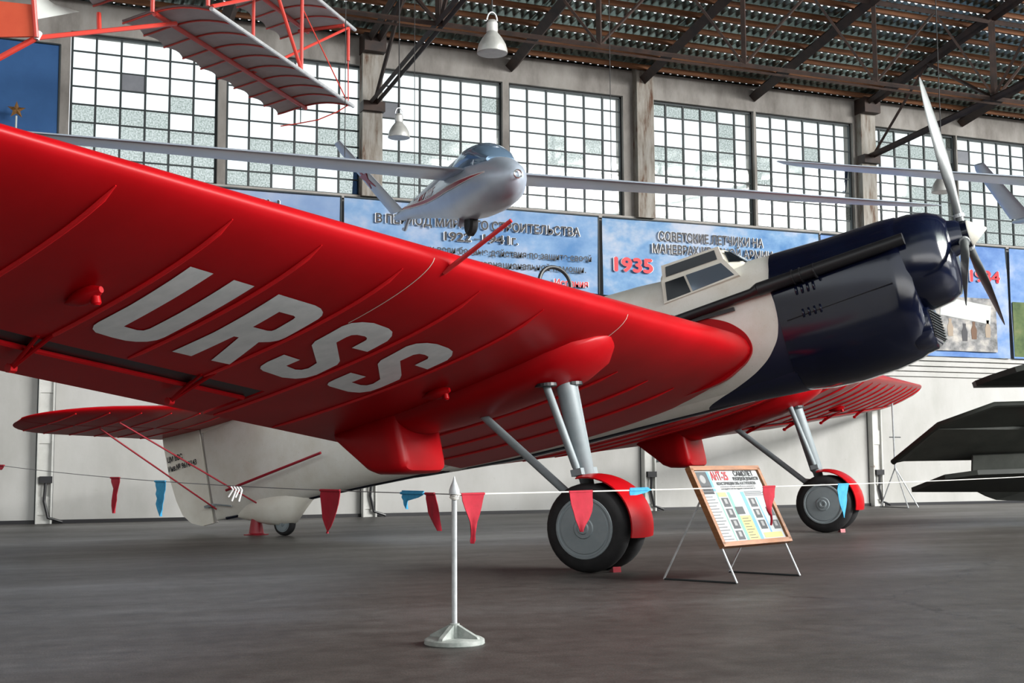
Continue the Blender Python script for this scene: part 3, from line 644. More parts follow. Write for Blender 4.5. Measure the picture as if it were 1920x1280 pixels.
# tail wheel in its spat
sp = MB().loft([ringf(*s, e=2.2, n=20) for s in [(-8.15, .03, 2.2, 2.08), (-7.9, .10, 2.3, 1.98), (-7.6, .16, 2.35, 1.86), (-7.3, .18, 2.35, 1.77), (-7.05, .17, 2.35, 1.77), (-6.85, .13, 2.32, 1.93), (-6.62, .06, 2.28, 2.08)]]).build('tail_wheel_spat', M_cream, AC, True, 60)
def tilt(p, q): return p
def wheel(name, c, R, W, parent, hubm, side):
    # lathe about the sideways axis
    ax = Vector((0, -1, 0)); h = W / 2
    ty = MB().lathe([(-h, R * .66), (-h, R * .80), (-h * .8, R * .93), (-h * .4, R * .99), (0, R), (h * .4, R * .99), (h * .8, R * .93), (h, R * .80), (h, R * .66)], c, ax, 40, False).build(name, M_tyre, parent, True, 50)
    MB().lathe([(-h + .01, R * .05), (-h + .01, R * .69), (h - .004, R * .70), (h + .008, R * .685), (h + .010, R * .64), (h - .004, R * .625), (h - .004, R * .585), (h + .004, R * .57), (h + .012, R * .30), (h + .012, R * .24), (h + .025, R * .22), (h + .025, R * .14), (h + .04, R * .12), (h + .04, R * .07), (h + .03, R * .05)], c, ax if side > 0 else -ax, 40).build('wheel_disc', hubm, ty, True, 25)
    return ty
g0 = Vector((-math.sin(TH), 0, 0))
def G(s, r, z): return B(s * math.cos(TH) + z * math.sin(TH), r, -s * math.sin(TH) + z * math.cos(TH))   # level ground frame -> body
wheel('tail_wheel', G(-7.48, 0, 0.19), 0.19, 0.13, AC, M_gear, 1)
for side in (1, -1):
    gs = (-0.20 if side > 0 else 0.12); RC = 4.22
    hubc = G(gs, side * RC, 0.455)
    for dr, sd in ((0.21, side), (-0.21, -side)):
        wheel('main_wheel', hubc + Vector((0, -side * dr, 0)), 0.455, 0.22, AC, M_gear, sd)
    MB().tube(hubc + Vector((0, .3, 0)), hubc - Vector((0, .3, 0)), 0.05).build('axle', M_gear, AC)
    gn = (-.04 if side > 0 else .12); top = B(-0.06 + gn, side * 4.24, 2.20)
    forkt = hubc + (top - hubc) * 0.30
    MB().path([hubc, forkt, forkt + (top - hubc) * 0.02, top], [0.06, 0.075, 0.10, 0.105], 18).build('main_leg', M_gear, AC, True)
    for dr, dx in ((0.30, -0.05), (-0.27, 0.04)):
        p1 = B(-0.12 + gn + dx, side * (4.24 + dr), 2.17); p0 = hubc + (top - hubc) * 0.34 + Vector((dx * .4, -side * dr * 0.42, 0))
        st = MB().path([p0, p0 + (p1 - p0) * 0.06, p0 + (p1 - p0) * 0.93, p0 + (p1 - p0) * 0.955, p1], [0.03, 0.042, 0.042, 0.018, 0.014], 10).build('brace_strut', M_gear, AC, True)
        MB().lathe([(-0.025, 0.02), (0, 0.028), (0.025, 0.02)], p1, (1, 0, 0), 8).build('strut_joint', M_chrome, st, True)
        MB().box(p0, (0.12, 0.10, 0.07)).build('strut_lug', M_gear, st)
    MB().tube(B(-1.16 + gn, side * 4.24, 2.0), hubc + (top - hubc) * 0.235 + Vector((-0.24, 0, 0.0)), 0.045).tube(hubc + (top - hubc) * 0.235 + Vector((-0.24, 0, 0.0)), hubc + (top - hubc) * 0.19, 0.05).build('drag_strut', M_gear, AC, True)
    # mudguard over the front of the pair
    fd = MB(); ou = []; rw = 0.29
    for k in range(15):
        a = math.radians(102 - 112 * k / 14) 
        ring = []
        for q in range(9):
            w = -1 + 2 * q / 8; R = 0.505 + 0.035 * (1 - w * w)
            gp = Vector((gs + R * math.cos(a), 0, 0.455 + R * math.sin(a))); ring.append((w, gp))
        for rr_, sgn in ((ring, 0),): ou.append(ring)
    vs = []; fs = []
    for layer in (0, 0.014):
        for ring in ou:
            for w, gp in ring:
                cdir = Vector((gp.x - gs, 0, gp.z - 0.455)).normalized(); g = gp + cdir * layer
                vs.append(G(g.x, side * (RC + 0.0 + w * rw), g.z))
    n1, n2 = len(ou), 9
    for L in (0, 1):
        o_ = L * n1 * n2
        for i in range(n1 - 1):
            for j in range(n2 - 1): fs.append((o_ + i * n2 + j, o_ + i * n2 + j + 1, o_ + (i + 1) * n2 + j + 1, o_ + (i + 1) * n2 + j))
    T_ = n1 * n2
    for i in range(n1 - 1):
        for j in (0, n2 - 1): a, b = i * n2 + j, (i + 1) * n2 + j; fs.append((a, b, b + T_, a + T_))
    for j in range(n2 - 1):
        for i in (0, n1 - 1): a, b = i * n2 + j, i * n2 + j + 1; fs.append((a, b, b + T_, a + T_))
    fd.add(vs, fs); fd.build('mudguard', M_red, AC, True, 50)
    # undercarriage fairing below the wing
    rings = []
    for bx, hw, dp in [(0.56, .05, .03), (0.50, .24, .11), (0.33, .47, .18), (0.05, .58, .225), (-0.3, .60, .235), (-0.9, .58, .225), (-1.5, .52, .21), (-2.0, .44, .18), (-2.5, .34, .10), (-2.85, .2, .03)]:
        bx += gn; ring = []
        for k in range(17):
            a = PI * k / 16; r = 4.28 + hw * math.cos(a); t = (xLE(r) - bx) / (xLE(r) - xTE(r))
            p = wpt(r, t, True, side); ring.append(p + Vector((0, 0, -dp * math.sin(a) ** 0.75)))
        for k in range(1, 8):
            r = 4.28 - hw + 2 * hw * k / 8; t = (xLE(r) - bx) / (xLE(r) - xTE(r)); ring.append(wpt(r, t, True, side) + Vector((0, 0, 0.05)))
        rings.append(ring)
    nac = MB().loft(rings).build('undercarriage_fairing', M_red, AC, True, 50)
    for dr, bx, rr_ in ((0.24, -0.16, .12), (-0.10, -0.04, .14)):
        r = 4.28 + dr; t = (xLE(r) - bx - gn) / (xLE(r) - xTE(r)); p = wpt(r, t, True, side) + Vector((0, 0, -.215))
        MB().lathe([(-0.012, rr_), (0.02, rr_)], p, (0.12, 0, 1), 20).build('leg_opening', M_black, nac)
    # intake scoop at the rear of the fairing
    rings = []
    for bx, hw, zb in [(-1.88, .36, 1.56), (-1.90, .43, 1.50), (-1.95, .465, 1.48), (-2.12, .46, 1.50), (-2.30, .45, 1.54), (-2.40, .44, 1.60), (-2.52, .42, 1.74), (-2.66, .40, 1.90), (-2.78, .36, 2.03)]:
        bx += gn; ring = []
        zt = 2.22 if bx > -2.5 else 2.14
        for k in range(24):
            a = 2 * PI * k / 24; c, s = math.cos(a), math.sin(a); e = 7
            ring.append(B(bx, side * (4.30 + hw * math.copysign(abs(c) ** (2 / e), c)), (zt + zb) / 2 + (zt - zb) / 2 * math.copysign(abs(s) ** (2 / e), s)))
        rings.append(ring)
    MB().loft(rings).build('intake_scoop', M_red, AC, True, 40)

# ------------------------------------------------------------------ gliders
def sup(x, hw, zt, zb, n=28, e=2.0):
    zc, hh = (zt + zb) / 2, (zt - zb) / 2; out = []
    for k in range(n):
        a = 2 * PI * k / n; c, s = math.cos(a), math.sin(a); out.append(Vector((x, hw * math.copysign(abs(c) ** (2 / e), c), zc + hh * math.copysign(abs(s) ** (2 / e), s))))
    return out
def make_glider(label, X, Y, Z, ps, pi, marked):
    fx = Vector((-math.sin(ps) * math.cos(pi), -math.cos(ps) * math.cos(pi), -math.sin(pi))); yl = Vector((math.cos(ps), -math.sin(ps), 0)); zl = fx.cross(yl)
    m = Matrix((fx, yl, zl)).transposed().to_4x4(); m.translation = (X, Y, Z)
    g = empty('glider', mtx=m); tag(g, label, 'glider', 'silver gliders hanging from the roof')
    FS = [(0.0, .03, .04, -.04), (-0.04, .11, .11, -.13), (-0.15, .19, .18, -.24), (-0.4, .28, .27, -.34), (-0.8, .33, .34, -.40), (-1.3, .35, .37, -.42), (-1.9, .33, .37, -.40), (-2.5, .27, .34, -.33), (-3.2, .20, .27, -.24), (-4.0, .145, .20, -.16), (-4.8, .10, .14, -.10), (-5.5, .06, .08, -.05), (-5.75, .02, .04, -.02)]
    MB().loft([sup(*s) for s in FS]).build('glider_fuselage', M_silver, g, True, 60)
    MB().loft([sup(*s) for s in [(-0.62, .20, .33, .2), (-0.80, .26, .46, .16), (-1.05, .30, .555, .16), (-1.4, .30, .575, .16), (-1.75, .27, .51, .16), (-2.2, .20, .37, .16)]]).build('glider_canopy', M_canopy, g, True, 60)
    MB().path([Vector((-0.80 - 0.13 * abs(math.cos(a)) , .275 * math.cos(a), .22 + .24 * math.sin(a))) for a in [PI * k / 12 for k in range(13)]], 0.012, 5).build('canopy_frame', M_silver, g, True)
    for sd in (1, -1):
        rings = []
        for u in (0, .05, .2, .4, .6, .8, .92, .97, 1.0):
            y = 0.22 + 7.4 * u; c = lerp(1.0, .42, u) * (1 if u < .9 else (0.85 if u < .95 else (0.6 if u < .99 else .2))); xq = -1.25 - 0.12 * u; z = .20 + 0.06 * u
            ring = []
            ts = [(k / 8) ** 1.7 for k in range(9)]
            for t in ts: ring.append(Vector((xq - c * t, sd * y, z - c * .5 * yt(t) * .55 - 0.02 * c * t)))
            for t in reversed(ts[1:]): ring.append(Vector((xq - c * t, sd * y, z + c * .5 * yt(t) * .95 - 0.02 * c * t + .004)))
            rings.append(ring)
        w = MB().loft(rings).build('glider_wing', M_silver, g, True, 50)
        # V tail
        rings = []
        for u in (0, .3, .6, .9, 1.0):
            b = Vector((-5.05 - .15 * u, sd * (.06 + 1.04 * u), .08 + 1.06 * u)); c = lerp(.72, .42, u) * (1 if u < .95 else .8)
            nrm = Vector((0, sd * .71, -.70)); ring = []
            for k in range(12):
                a = 2 * PI * k / 12; ring.append(b + Vector((-c / 2 + c / 2 * math.cos(a), 0, 0)) + nrm * (.03 * math.sin(a)))
            rings.append(ring)
        f = MB().loft(rings).build('tail_fin', M_silver, g, True)
        if marked and sd < 0:
            c0 = Vector((-5.21, sd * .58, .61)) ; pu = Vector((0, sd * .70, .71)).normalized(); pv = Vector((1, 0, 0))
            nn = Vector((0, sd * -.77, .63)) * -0.0
            st = [c0 + (pu * math.sin(PI / 2 + k * PI / 5) + pv * math.cos(PI / 2 + k * PI / 5)) * (.24 if k % 2 == 0 else .095) + Vector((-.2, 0, 0)) for k in range(10)]
            MB().prism(st, Vector((0, sd * .71, -.70)) * 0.075).build('tail_star', M_stripe, f)
    wh = MB().lathe([(-.05, .09), (-.06, .13), (-.03, .17), (.03, .17), (.06, .13), (.05, .09)], (-1.75, 0, -.46), (0, 1, 0), 24).build('glider_wheel', M_tyre, g, True)
    MB().box((-1.98, 0, -.40), (0.05, 0.22, 0.16), Matrix.Rotation(0.5, 3, 'Y')).build('wheel_door', M_silver, g)
    MB().path([Vector((-4.9, 0, -.08)), Vector((-5.1, 0, -.24)), Vector((-5.2, 0, -.22))], .03, 6).build('tail_skid', M_silver, g)
    MB().path([Vector((0.03 , .05 * math.cos(a), .05 * math.sin(a))) for a in [2 * PI * k / 16 for k in range(16)]], .012, 6, closed=True).build('tow_ring', M_chrome, g, True)
    if marked:
        # red flash along both sides with lettering above it
        for sd in (1, -1):
            def side_pt(x, z, off=.006):
                for (a, b) in zip(FS[:-1], FS[1:]):
                    if b[0] <= x <= a[0]:
                        u = (a[0] - x) / (a[0] - b[0]); hw, zt, zb = (lerp(a[i], b[i], u) for i in (1, 2, 3)); break
                zc, hh = (zt + zb) / 2, (zt - zb) / 2; s = max(-.98, min(.98, (z - zc) / hh))
                return Vector((x, sd * (hw * math.sqrt(1 - s * s) + off), z))
            up_, lo_ = [], []
            for k in range(26):
                u = k / 25; x = -0.45 - 5.0 * u; z = .07 - .13 * math.sin(PI * min(1, u * 1.1)) * 0.6 + 0.02 * u; w = .036 * min(1, u * 5) * (1 - .6 * u)
                up_.append(side_pt(x, z + w)); lo_.append(side_pt(x, z - w))
            vs = up_ + lo_; n = len(up_); fs = [(k, k + 1, n + k + 1, n + k) for k in range(n - 1)]
            MB().add(vs, fs).build('side_stripe', M_stripe, g)
            for dz in (1, -1):
                MB().path([(a if dz > 0 else b) + Vector((0, 0, dz * .006)) for a, b in zip(up_, lo_)], .006, 4).build('stripe_edge', M_whitepaint, g)
        tt = text('ДОСААФ СССР', 'side_lettering', M_stripe, g, (0, 0, 0), (1, 0, 0), (0, 0, 1), .13, 1.5, .004)
        for v in tt.data.vertices: v.co = side_pt_l(g, FS, -4.35 + v.co.x, .035 + v.co.z + .012 * v.co.x, -1)
    for a, b, c in ((-1.3, 1.9, .25), (-1.3, -1.9, .25), (-4.6, 0, .15)):
        p = Vector((a, b, c)); q = m.inverted() @ (m @ p + Vector((0, 0, roofz((m @ p).y) - (m @ p).z - .3)))
        MB().tube(p, q, .006, n=5).build('suspension_cable', M_darkcord, g)
    return g
def side_pt_l(g, FS, x, z, sd):
    x = max(-5.6, min(-.1, x))
    for (a, b) in zip(FS[:-1], FS[1:]):
        if b[0] <= x <= a[0]:
            u = (a[0] - x) / (a[0] - b[0]); hw, zt, zb = (lerp(a[i], b[i], u) for i in (1, 2, 3)); break
    zc, hh = (zt + zb) / 2, (zt - zb) / 2; s = max(-.97, min(.97, (z - zc) / hh))
    return Vector((x, sd * (hw * math.sqrt(1 - s * s) + .008), z))
make_glider('silver glider with red side stripe hanging nose-on before the windows', 6.14, 14.5, 4.72, math.radians(2), math.radians(4.8), True)
make_glider('silver glider at the right edge, mostly its left wing and tail fin showing', 19.4, 15.0, 5.68, math.radians(8), math.radians(4.8), False)

# ------------------------------------------------------------------ hanging red framed biplane
S = Vector((.62, .785, 0)).normalized(); Cd = Vector((-S.y, S.x, 0)); Zv = Vector((0, 0, 1))
BT = Vector((5.38, 19.47, 6.84)); CH = 1.30
bm_ = Matrix((S, Cd, Zv)).transposed().to_4x4(); bm_.translation = BT
BP = empty('hanging_biplane', mtx=bm_); tag(BP, 'red tube framed biplane with grey fabric wings hanging at upper left', 'aircraft')
# local: x along span (0 = tip, negative towards viewer), y = rearward chord, z up
def bw(x, t, z0): return Vector((x, CH * t, z0 + .105 * math.sin(PI * min(1, t * 1.02)) * (1.25 - .5 * t) - .03 * t))
for z0, x0, x1, nm in ((0, -4.55, 0, 'lower_wing'), (0, -9.5, -5.15, 'lower_wing'), (1.28, -9.5, .05, 'upper_wing')):
    nx = int((x1 - x0) / .09); vs = []; fs = []; nt = 12
    for L in (0, .012):
        for i in range(nx + 1):
            x = x0 + (x1 - x0) * i / nx; sc = 1 + (-.045 * abs(math.sin(PI * (x - x1) / .5)))
            for j in range(nt + 1): p = bw(x, j / nt * (sc if j == nt else 1), z0); vs.append(p + Vector((0, 0, L)))
    n = (nx + 1) * (nt + 1)
    for L in (0, 1):
        for i in range(nx):
            for j in range(nt): a = L * n + i * (nt + 1) + j; fs.append((a, a + 1, a + nt + 2, a + nt + 1))
    w = MB().add(vs, fs).build(nm, M_fabric, BP, True, 60)
    k = 0
    while x1 - .5 * k >= x0 - .01:
        x = x1 - .5 * k; k += 1
        MB().path([bw(x, j / 12, z0) - Vector((0, 0, .012)) for j in range(13)], .014, 5).build('wing_rib', M_redtube, w)
    MB().tube((x0, 0, z0), (x1 + .06, 0, z0), .028, n=10).build('leading_edge_tube', M_steel, w)
    MB().tube((x0, .62 * CH, z0 + .02), (x1, .62 * CH, z0 + .02), .035, n=8).build('rear_spar', M_redtube, w)
def bt(name, a, b, r=.028, m=M_redtube): MB().tube(a, b, r, n=8).build(name, m, BP)
for x in (-1.85, -4.6, -5.1):
    for y in (0.02, .62 * CH): bt('wing_strut', (x, y, .02), (x, y, 1.28))
    bt('cross_brace', (x, 0.02, .02), (x - 1.2 if x > -4 else x - .05, .02, 1.28))
bt('cross_brace', (-1.85, .02, 1.26), (-4.5, .02, .05), .026); bt('cross_brace', (-1.85, .62 * CH, .05), (-.1, .02, 1.25), .022)
bt('wing_strut', (-.05, .05, .72), (-.05, .05, 1.26), .028); bt('brace_wire', (-.05, .05, .72), (-.08, .03, .03), .010)
bt('brace_wire', (-1.8, .05, 1.0), (-.1, .03, .02), .010); bt('cross_tube', (-.3, 0.02, 1.22), (-.3, .62 * CH, 1.2), .03)
# tip bow hanging below the lower wing
MB().path([Vector((-.1 , .02, -.02)), Vector((-.14, .2, -.13)), Vector((-.2, .5, -.25)), Vector((-.25, .85, -.30)), Vector((-.3, 1.1, -.33))], .010, 6).build('tip_bow', M_redtube, BP)
bt('brace_wire', (-.2, .80, .0), (-.2, .80, -.29), .008, M_darkcord)
inv = bm_.inverted()
def raypt(x, y, depth):
    v = rt2 * ((x - 960) / FPX) + up2 * ((640 - y) / FPX) + fw; return Vector((0, 0, CAMZ)) + v * depth
def loc(x, y, d): return inv @ raypt(x, y, d)
bt('skid_tube', loc(-160, 195, 14.2), loc(68, 71, 14.6), .035); bt('skid_tube', loc(68, 71, 14.6), loc(330, 44, 16.6), .03); bt('skid_post', loc(185, 25, 15.6), loc(186, 58, 15.5), .03)
MB().lathe([(-.05, .03), (.05, .045)], loc(70, 68, 14.6), (0.3, 0, .8), 10).build('tube_fitting', M_whitepaint, BP)
rp = [loc(-120, -10, 14.4), loc(64, 10, 14.5), loc(67, 69, 14.5), loc(-120, 72, 14.4)]
MB().prism(rp, (rp[1] - rp[0]).cross(rp[3] - rp[0]).normalized() * .05).build('rudder_panel', M_orange, BP)
wp = [loc(60, -20, 14.7), loc(100, 8, 15.3), loc(147, 22, 15.8), loc(68, 36, 14.8)]
MB().prism(wp, (wp[1] - wp[0]).cross(wp[3] - wp[0]).normalized() * .03).build('tail_panel', M_palefab, BP)
bt('panel_edge', loc(62, -10, 14.47), loc(68, 70, 14.47), .03)
for x, y in ((-4.6, .4), (-8.5, .4), (-1.85, .4)):
    wpz = bm_ @ Vector((x, y, 1.4)); MB().tube((x, y, 1.35), (x, y, 1.4 + roofz(wpz.y) - wpz.z - .3), .006, n=5).build('suspension_cable', M_darkcord, BP)

# ------------------------------------------------------------------ pendant lamps
def lamp(label, c, sc):
    g = empty('pendant_lamp', c); tag(g, label, 'lamp', 'bell shaped hangar lamps')
    rf = MB(); pr = [(0, .20), (.05, .195), (.12, .175), (.20, .13), (.27, .075), (.30, .065)]
    rf.loft([[Vector((r * sc * math.cos(2 * PI * k / 28), r * sc * math.sin(2 * PI * k / 28), h * sc)) for k in range(28)] for h, r in pr] + [[Vector(((r - .008) * sc * math.cos(2 * PI * k / 28), (r - .008) * sc * math.sin(2 * PI * k / 28), (h - .004) * sc)) for k in range(28)] for h, r in reversed(pr)], caps=True)
    rf.build('reflector', M_lampcap, g, True, 60)
    MB().lathe([(.28 * sc, .07 * sc), (.30 * sc, .075 * sc), (.40 * sc, .075 * sc), (.44 * sc, .05 * sc)], (0, 0, 0), (0, 0, 1), 16).build('lamp_housing', M_lampcap, g, True, 30)
    MB().path([Vector((.07 * sc * math.cos(a), 0, (.44 + .11 * math.sin(a)) * sc)) for a in [PI * k / 10 for k in range(11)]], .012 * sc, 6).build('hanger_loop', M_chrome, g, True)
    MB().lathe([(.08 * sc, .05 * sc), (.14 * sc, .07 * sc), (.22 * sc, .05 * sc), (.28 * sc, .03 * sc)], (0, 0, 0), (0, 0, 1), 12).build('bulb', M_whitepaint, g, True)
    MB().tube((0, 0, .55 * sc), (0, 0, roofz(c[1]) - c[2] - .15), .010, n=6).build('lamp_cable', M_darkcord, g)
lamp('bell lamp hanging highest, just below the dark roof trusses', raypt(923, 100, 15.8), .95)
lamp('small bell lamp hanging over the silver glider, in front of the windows', raypt(748, 258, 22), .95)
lamp('bell lamp half hidden by the glider wing near the propeller', raypt(1768, 360, 24), 1.05)

# ------------------------------------------------------------------ wall banners
def banner(label, x0, x1, m, seed, zt=6.95, zb=3.9, y=WY - .22, waves=1.0):
    rng = random.Random(seed); nx, nz = 60, 24; vs = []; fs = []
    ph = [rng.uniform(0, 6) for _ in range(6)]
    def dy(x, z):
        u = (x - x0) / (x1 - x0); v = (z - zb) / (zt - zb)
        return waves * (.018 * math.sin(9 * u + ph[0]) * (1 - v * .5) + .012 * math.sin(23 * u + 3 * v + ph[1]) * (1.1 - v) + .012 * math.sin(6 * v + 5 * u + ph[2]))
    for L in (0, .01):
        for i in range(nx + 1):
            for j in range(nz + 1):
                x = x0 + (x1 - x0) * i / nx; z = zb + (zt - zb) * j / nz; vs.append((x, y + dy(x, z) + L, z))
    n = (nx + 1) * (nz + 1)
    for L in (0, 1):
        for i in range(nx):
            for j in range(nz): a = L * n + i * (nz + 1) + j; fs.append((a, a + 1, a + nz + 2, a + nz + 1))
    o = MB().add(vs, fs).build('wall_banner', m, None, True, 70)
    tag(o, label, 'banner', 'printed banners below the windows')
    MB().tube((x0, y - .02, zt - .01), (x1, y - .02, zt - .01), .018, n=6).build('hanging_rail', M_frame, o)
    MB().tube((x1, y - .0, zt), (x1, y - .0, zb), .02, n=6).build('side_batten', M_frame, o)
    return o
BY = WY - .22 - .06
XD, ZD = (1, 0, 0), (0, 0, 1)
def bl(o, s, x, z, h, w, m, halo=True, bold=.026):
    if halo and h >= .155: text(s, 'lettering_outline', M_whitepaint, o, (x - .015, BY + .006, z - .0), XD, ZD, h, w + .03, .004, heavy=.04)
    text(s, 'lettering', m, o, (x, BY, z), XD, ZD, h, w, .004, heavy=bold)
def photo(o, x0, x1, z0, z1, m, y=BY + .02):
    return MB().box(((x0 + x1) / 2, y, (z0 + z1) / 2), (x1 - x0, .006, z1 - z0)).build('printed_photo', m, o)
b1 = banner('pale blue printed banner mostly hidden behind the red wing', 1.0, 7.17, M_ban1, 1)
bl(b1, 'СИЛЫ', 4.75, 6.42, .30, 1.05, M_blackprint)
b2 = banner('blue sky banner with black Cyrillic lines behind the silver glider', 7.24, 13.42, M_ban2, 2)
bl(b2, 'В ПЕРИОД МИРНОГО СТРОИТЕЛЬСТВА', 7.95, 6.42, .19, 4.95, M_blackprint)
bl(b2, '1922', 9.55, 6.12, .19, .62, M_blackprint); bl(b2, '–', 10.25, 6.12, .19, .14, M_blackprint, halo=False, bold=0); bl(b2, '1941', 10.48, 6.12, .19, .62, M_blackprint); bl(b2, 'г.', 11.18, 6.12, .19, .14, M_blackprint)
bl(b2, 'Советские летчики вели боевые действия по защите своей', 7.45, 5.83, .15, 5.75, M_blackprint, bold=.012)
bl(b2, 'страны и при оказании интернациональной помощи.', 7.75, 5.56, .15, 5.30, M_blackprint, bold=.012)
bl(b2, 'Испания', 12.25, 5.22, .155, .85, M_redprint); bl(b2, '1936–1939 г.г.', 12.05, 4.97, .15, 1.25, M_redprint)
bl(b2, 'Халхин-Гол', 12.05, 4.57, .17, 1.25, M_redprint); bl(b2, '1939 г.', 12.3, 4.3, .15, .7, M_redprint)
photo(b2, 9.2, 11.75, 4.1, 5.38, M_sepia)
b3 = banner('blue cloud banner headed by two black lines and a red year, beside the cockpit', 13.53, 19.7, M_ban3, 3)
bl(b3, 'СОВЕТСКИЕ ЛЕТЧИКИ НА', 15.02, 6.46, .21, 2.95, M_blackprint); bl(b3, 'МАНЕВРАХ КРАСНОЙ АРМИИ', 14.85, 6.15, .21, 3.38, M_blackprint)
bl(b3, '1935', 13.82, 5.66, .32, 1.0, M_redprint, bold=.04)
photo(b3, 13.8, 16.5, 4.1, 5.05, M_sepia)
M_gray_ = mat('printed_dark_tone', (.05, .05, .055), .7); M_brown_ = mat('printed_brown_tone', (.13, .07, .04), .7); M_tan_ = mat('printed_tan_tone', (.30, .24, .18), .7)
b4 = banner('blue banner with a faded biplane photograph behind the propeller', 19.78, 25.85, M_ban4, 4, waves=1.6)
bl(b4, '1934', 24.55, 5.95, .30, 1.0, M_redprint, bold=.04)
ph4 = photo(b4, 22.4, 25.4, 4.05, 5.5, M_sepia2)
bl2 = MB().box((24.35, BY + .012, 5.15), (1.7, .008, .5), Matrix.Rotation(.12, 3, 'Y')).build('printed_wing', M_palefab, ph4)
for k in range(6):
    fx_, fz_ = 23.0 + .40 * k + .08 * (k % 2), 4.32 + .06 * (k % 3)
    MB().prism([Vector((fx_ + a, BY + .012, fz_ + b)) for a, b in ((-.08, 0), (.08, 0), (.10, .25), (.04, .38), (.05, .47), (-.05, .47), (-.04, .38), (-.10, .25))], Vector((0, .008, 0))).build('printed_figure', (M_gray_, M_brown_, M_tan_)[k % 3], ph4)
b5 = banner('banner with green field print and small white lines at the right edge', 25.97, 32.0, M_ban4, 5)
photo(b5, 25.99, 32.0, 3.95, 5.45, M_bangreen)
for k in range(4): MB().box((27.0 + .06 * k, BY, 4.55 - .13 * k), (.9, .006, .05)).build('printed_line', M_whitepaint, b5)
bb = banner('plain dark blue cloth hanging at the upper left beside the first window', -6.0, 1.32, M_banblue, 6, zt=9.65, zb=3.95, y=WY - .12, waves=.5)

# star topped standard in front of the blue cloth
sc_ = raypt(31, 206, 25.0); sc_ = Vector((0, 0, CAMZ)) + (sc_ - Vector((0, 0, CAMZ))) * ((WY - .42) / sc_.y)
stn = empty('star_standard', (sc_.x, sc_.y, 5.6)); tag(stn, 'bronze five-pointed star on a slim pole before the blue cloth', 'standard')
cz = sc_.z - 5.6; sv = []
for k in range(10):
    a = PI / 2 + k * PI / 5; R = .18 if k % 2 == 0 else .072; sv.append((R * math.cos(a), 0, cz + R * math.sin(a)))
MB().add([(0, -.04, cz), (0, .04, cz)] + sv, [(0, 2 + k, 2 + (k + 1) % 10) for k in range(10)] + [(1, 2 + (k + 1) % 10, 2 + k) for k in range(10)]).build('star', M_bronze, stn)
MB().tube((0, 0, 0), (0, 0, cz - .12), .024, .018, n=10).build('pole', M_palefab, stn)
for z in (.1, .8): MB().tube((0, 0, z), (0, .285, z), .014, n=8).build('wall_bracket', M_steel, stn)

# ------------------------------------------------------------------ dark aircraft at the right edge
DA = empty('dark_aircraft', (16.6, 16.6, 0)); tag(DA, 'dark olive aircraft at the right edge, only its stacked wing tips in view', 'aircraft')
base = Vector((16.6, 16.6, 0)); rh = Vector((rt.x, rt.y, 0)).normalized(); fh = Vector((fw.x, fw.y, 0)).normalized()
def dp(a, b, z): return rh * a + fh * b + Vector((0, 0, z))       # a: to the right, b: away, z: height; origin at base
def off(x): return (raypt(x, 871, 21) - base).dot(rh)
def slab(name, pts, th, m, parent=DA):
    p = [dp(*q) for q in pts]; n = (p[1] - p[0]).cross(p[2] - p[0]).normalized(); return MB().prism(p, n * th).build(name, m, parent)
a0 = off(1700); bb0 = (raypt(1810, 871, 21) - base).dot(fh)
def zz(y, b): d = 21 + (b - bb0); return CAMZ + (871 - y) / FPX * d * 0.995
# mid wing: leading edge high and near, trailing edge low and away
lw = slab('lower_wing', [(off(1752), bb0 - .3, zz(800, bb0 - .3)), (off(1838), bb0 - .7, zz(764, bb0 - .7)), (off(2500), bb0 - .7, zz(748, bb0 - .7)), (off(2500), bb0 + .2, zz(800, bb0 + .2)), (off(1775), bb0 + .2, zz(820, bb0 + .2))], .10, M_olive)
slab('lower_wing_flap', [(off(1752), bb0 - .25, zz(806, bb0 - .25)), (off(2500), bb0 - .25, zz(812, bb0 - .25)), (off(2500), bb0 + .75, zz(858, bb0 + .75)), (off(1720), bb0 + .75, zz(866, bb0 + .75)), (off(1700), bb0 + .75, zz(870, bb0 + .75))], .05, M_olive2)
MB().path([dp(off(1700), bb0 + .75, zz(870, bb0 + .75)), dp(off(1752), bb0 - .3, zz(800, bb0 - .3)), dp(off(1838), bb0 - .72, zz(763, bb0 - .72)), dp(off(2500), bb0 - .72, zz(746, bb0 - .72))], .05, 8).build('wing_edge', M_olive, lw, True)
slab('upper_wing', [(off(1836), bb0, zz(722, bb0)), (off(1850), bb0 - .3, zz(712, bb0 - .3)), (off(1885), bb0 - .6, zz(696, bb0 - .6)), (off(1925), bb0 - .7, zz(684, bb0 - .7)), (off(2500), bb0 - .7, zz(660, bb0 - .7)), (off(2500), bb0 + .6, zz(722, bb0 + .6)), (off(1842), bb0 + .3, zz(726, bb0 + .3))], .09, M_olive)
slab('tailplane', [(off(1750), bb0 + 1.2, zz(922, bb0 + 1.2)), (off(1790), bb0 + .5, zz(898, bb0 + .5)), (off(1845), bb0 + .3, zz(890, bb0 + .3)), (off(2500), bb0 + .3, zz(872, bb0 + .3)), (off(2500), bb0 + 1.3, zz(925, bb0 + 1.3)), (off(1850), bb0 + 1.3, zz(918, bb0 + 1.3))], .08, M_olive)
slab('wing_root_panel', [(off(1840), bb0 + .4, zz(858, bb0 + .4)), (off(2500), bb0 + .4, zz(835, bb0 + .4)), (off(2500), bb0 + .5, zz(900, bb0 + .5)), (off(1842), bb0 + .5, zz(893, bb0 + .5))], .08, M_olive2)
slab('fuselage_side', [(off(1860), bb0 + 1.7, zz(905, bb0 + 1.7)), (off(2500), bb0 + 1.7, zz(780, bb0 + 1.7)), (off(2500), bb0 + 1.9, zz(960, bb0 + 1.9)), (off(1935), bb0 + 1.9, zz(938, bb0 + 1.9))], .5, M_olive)
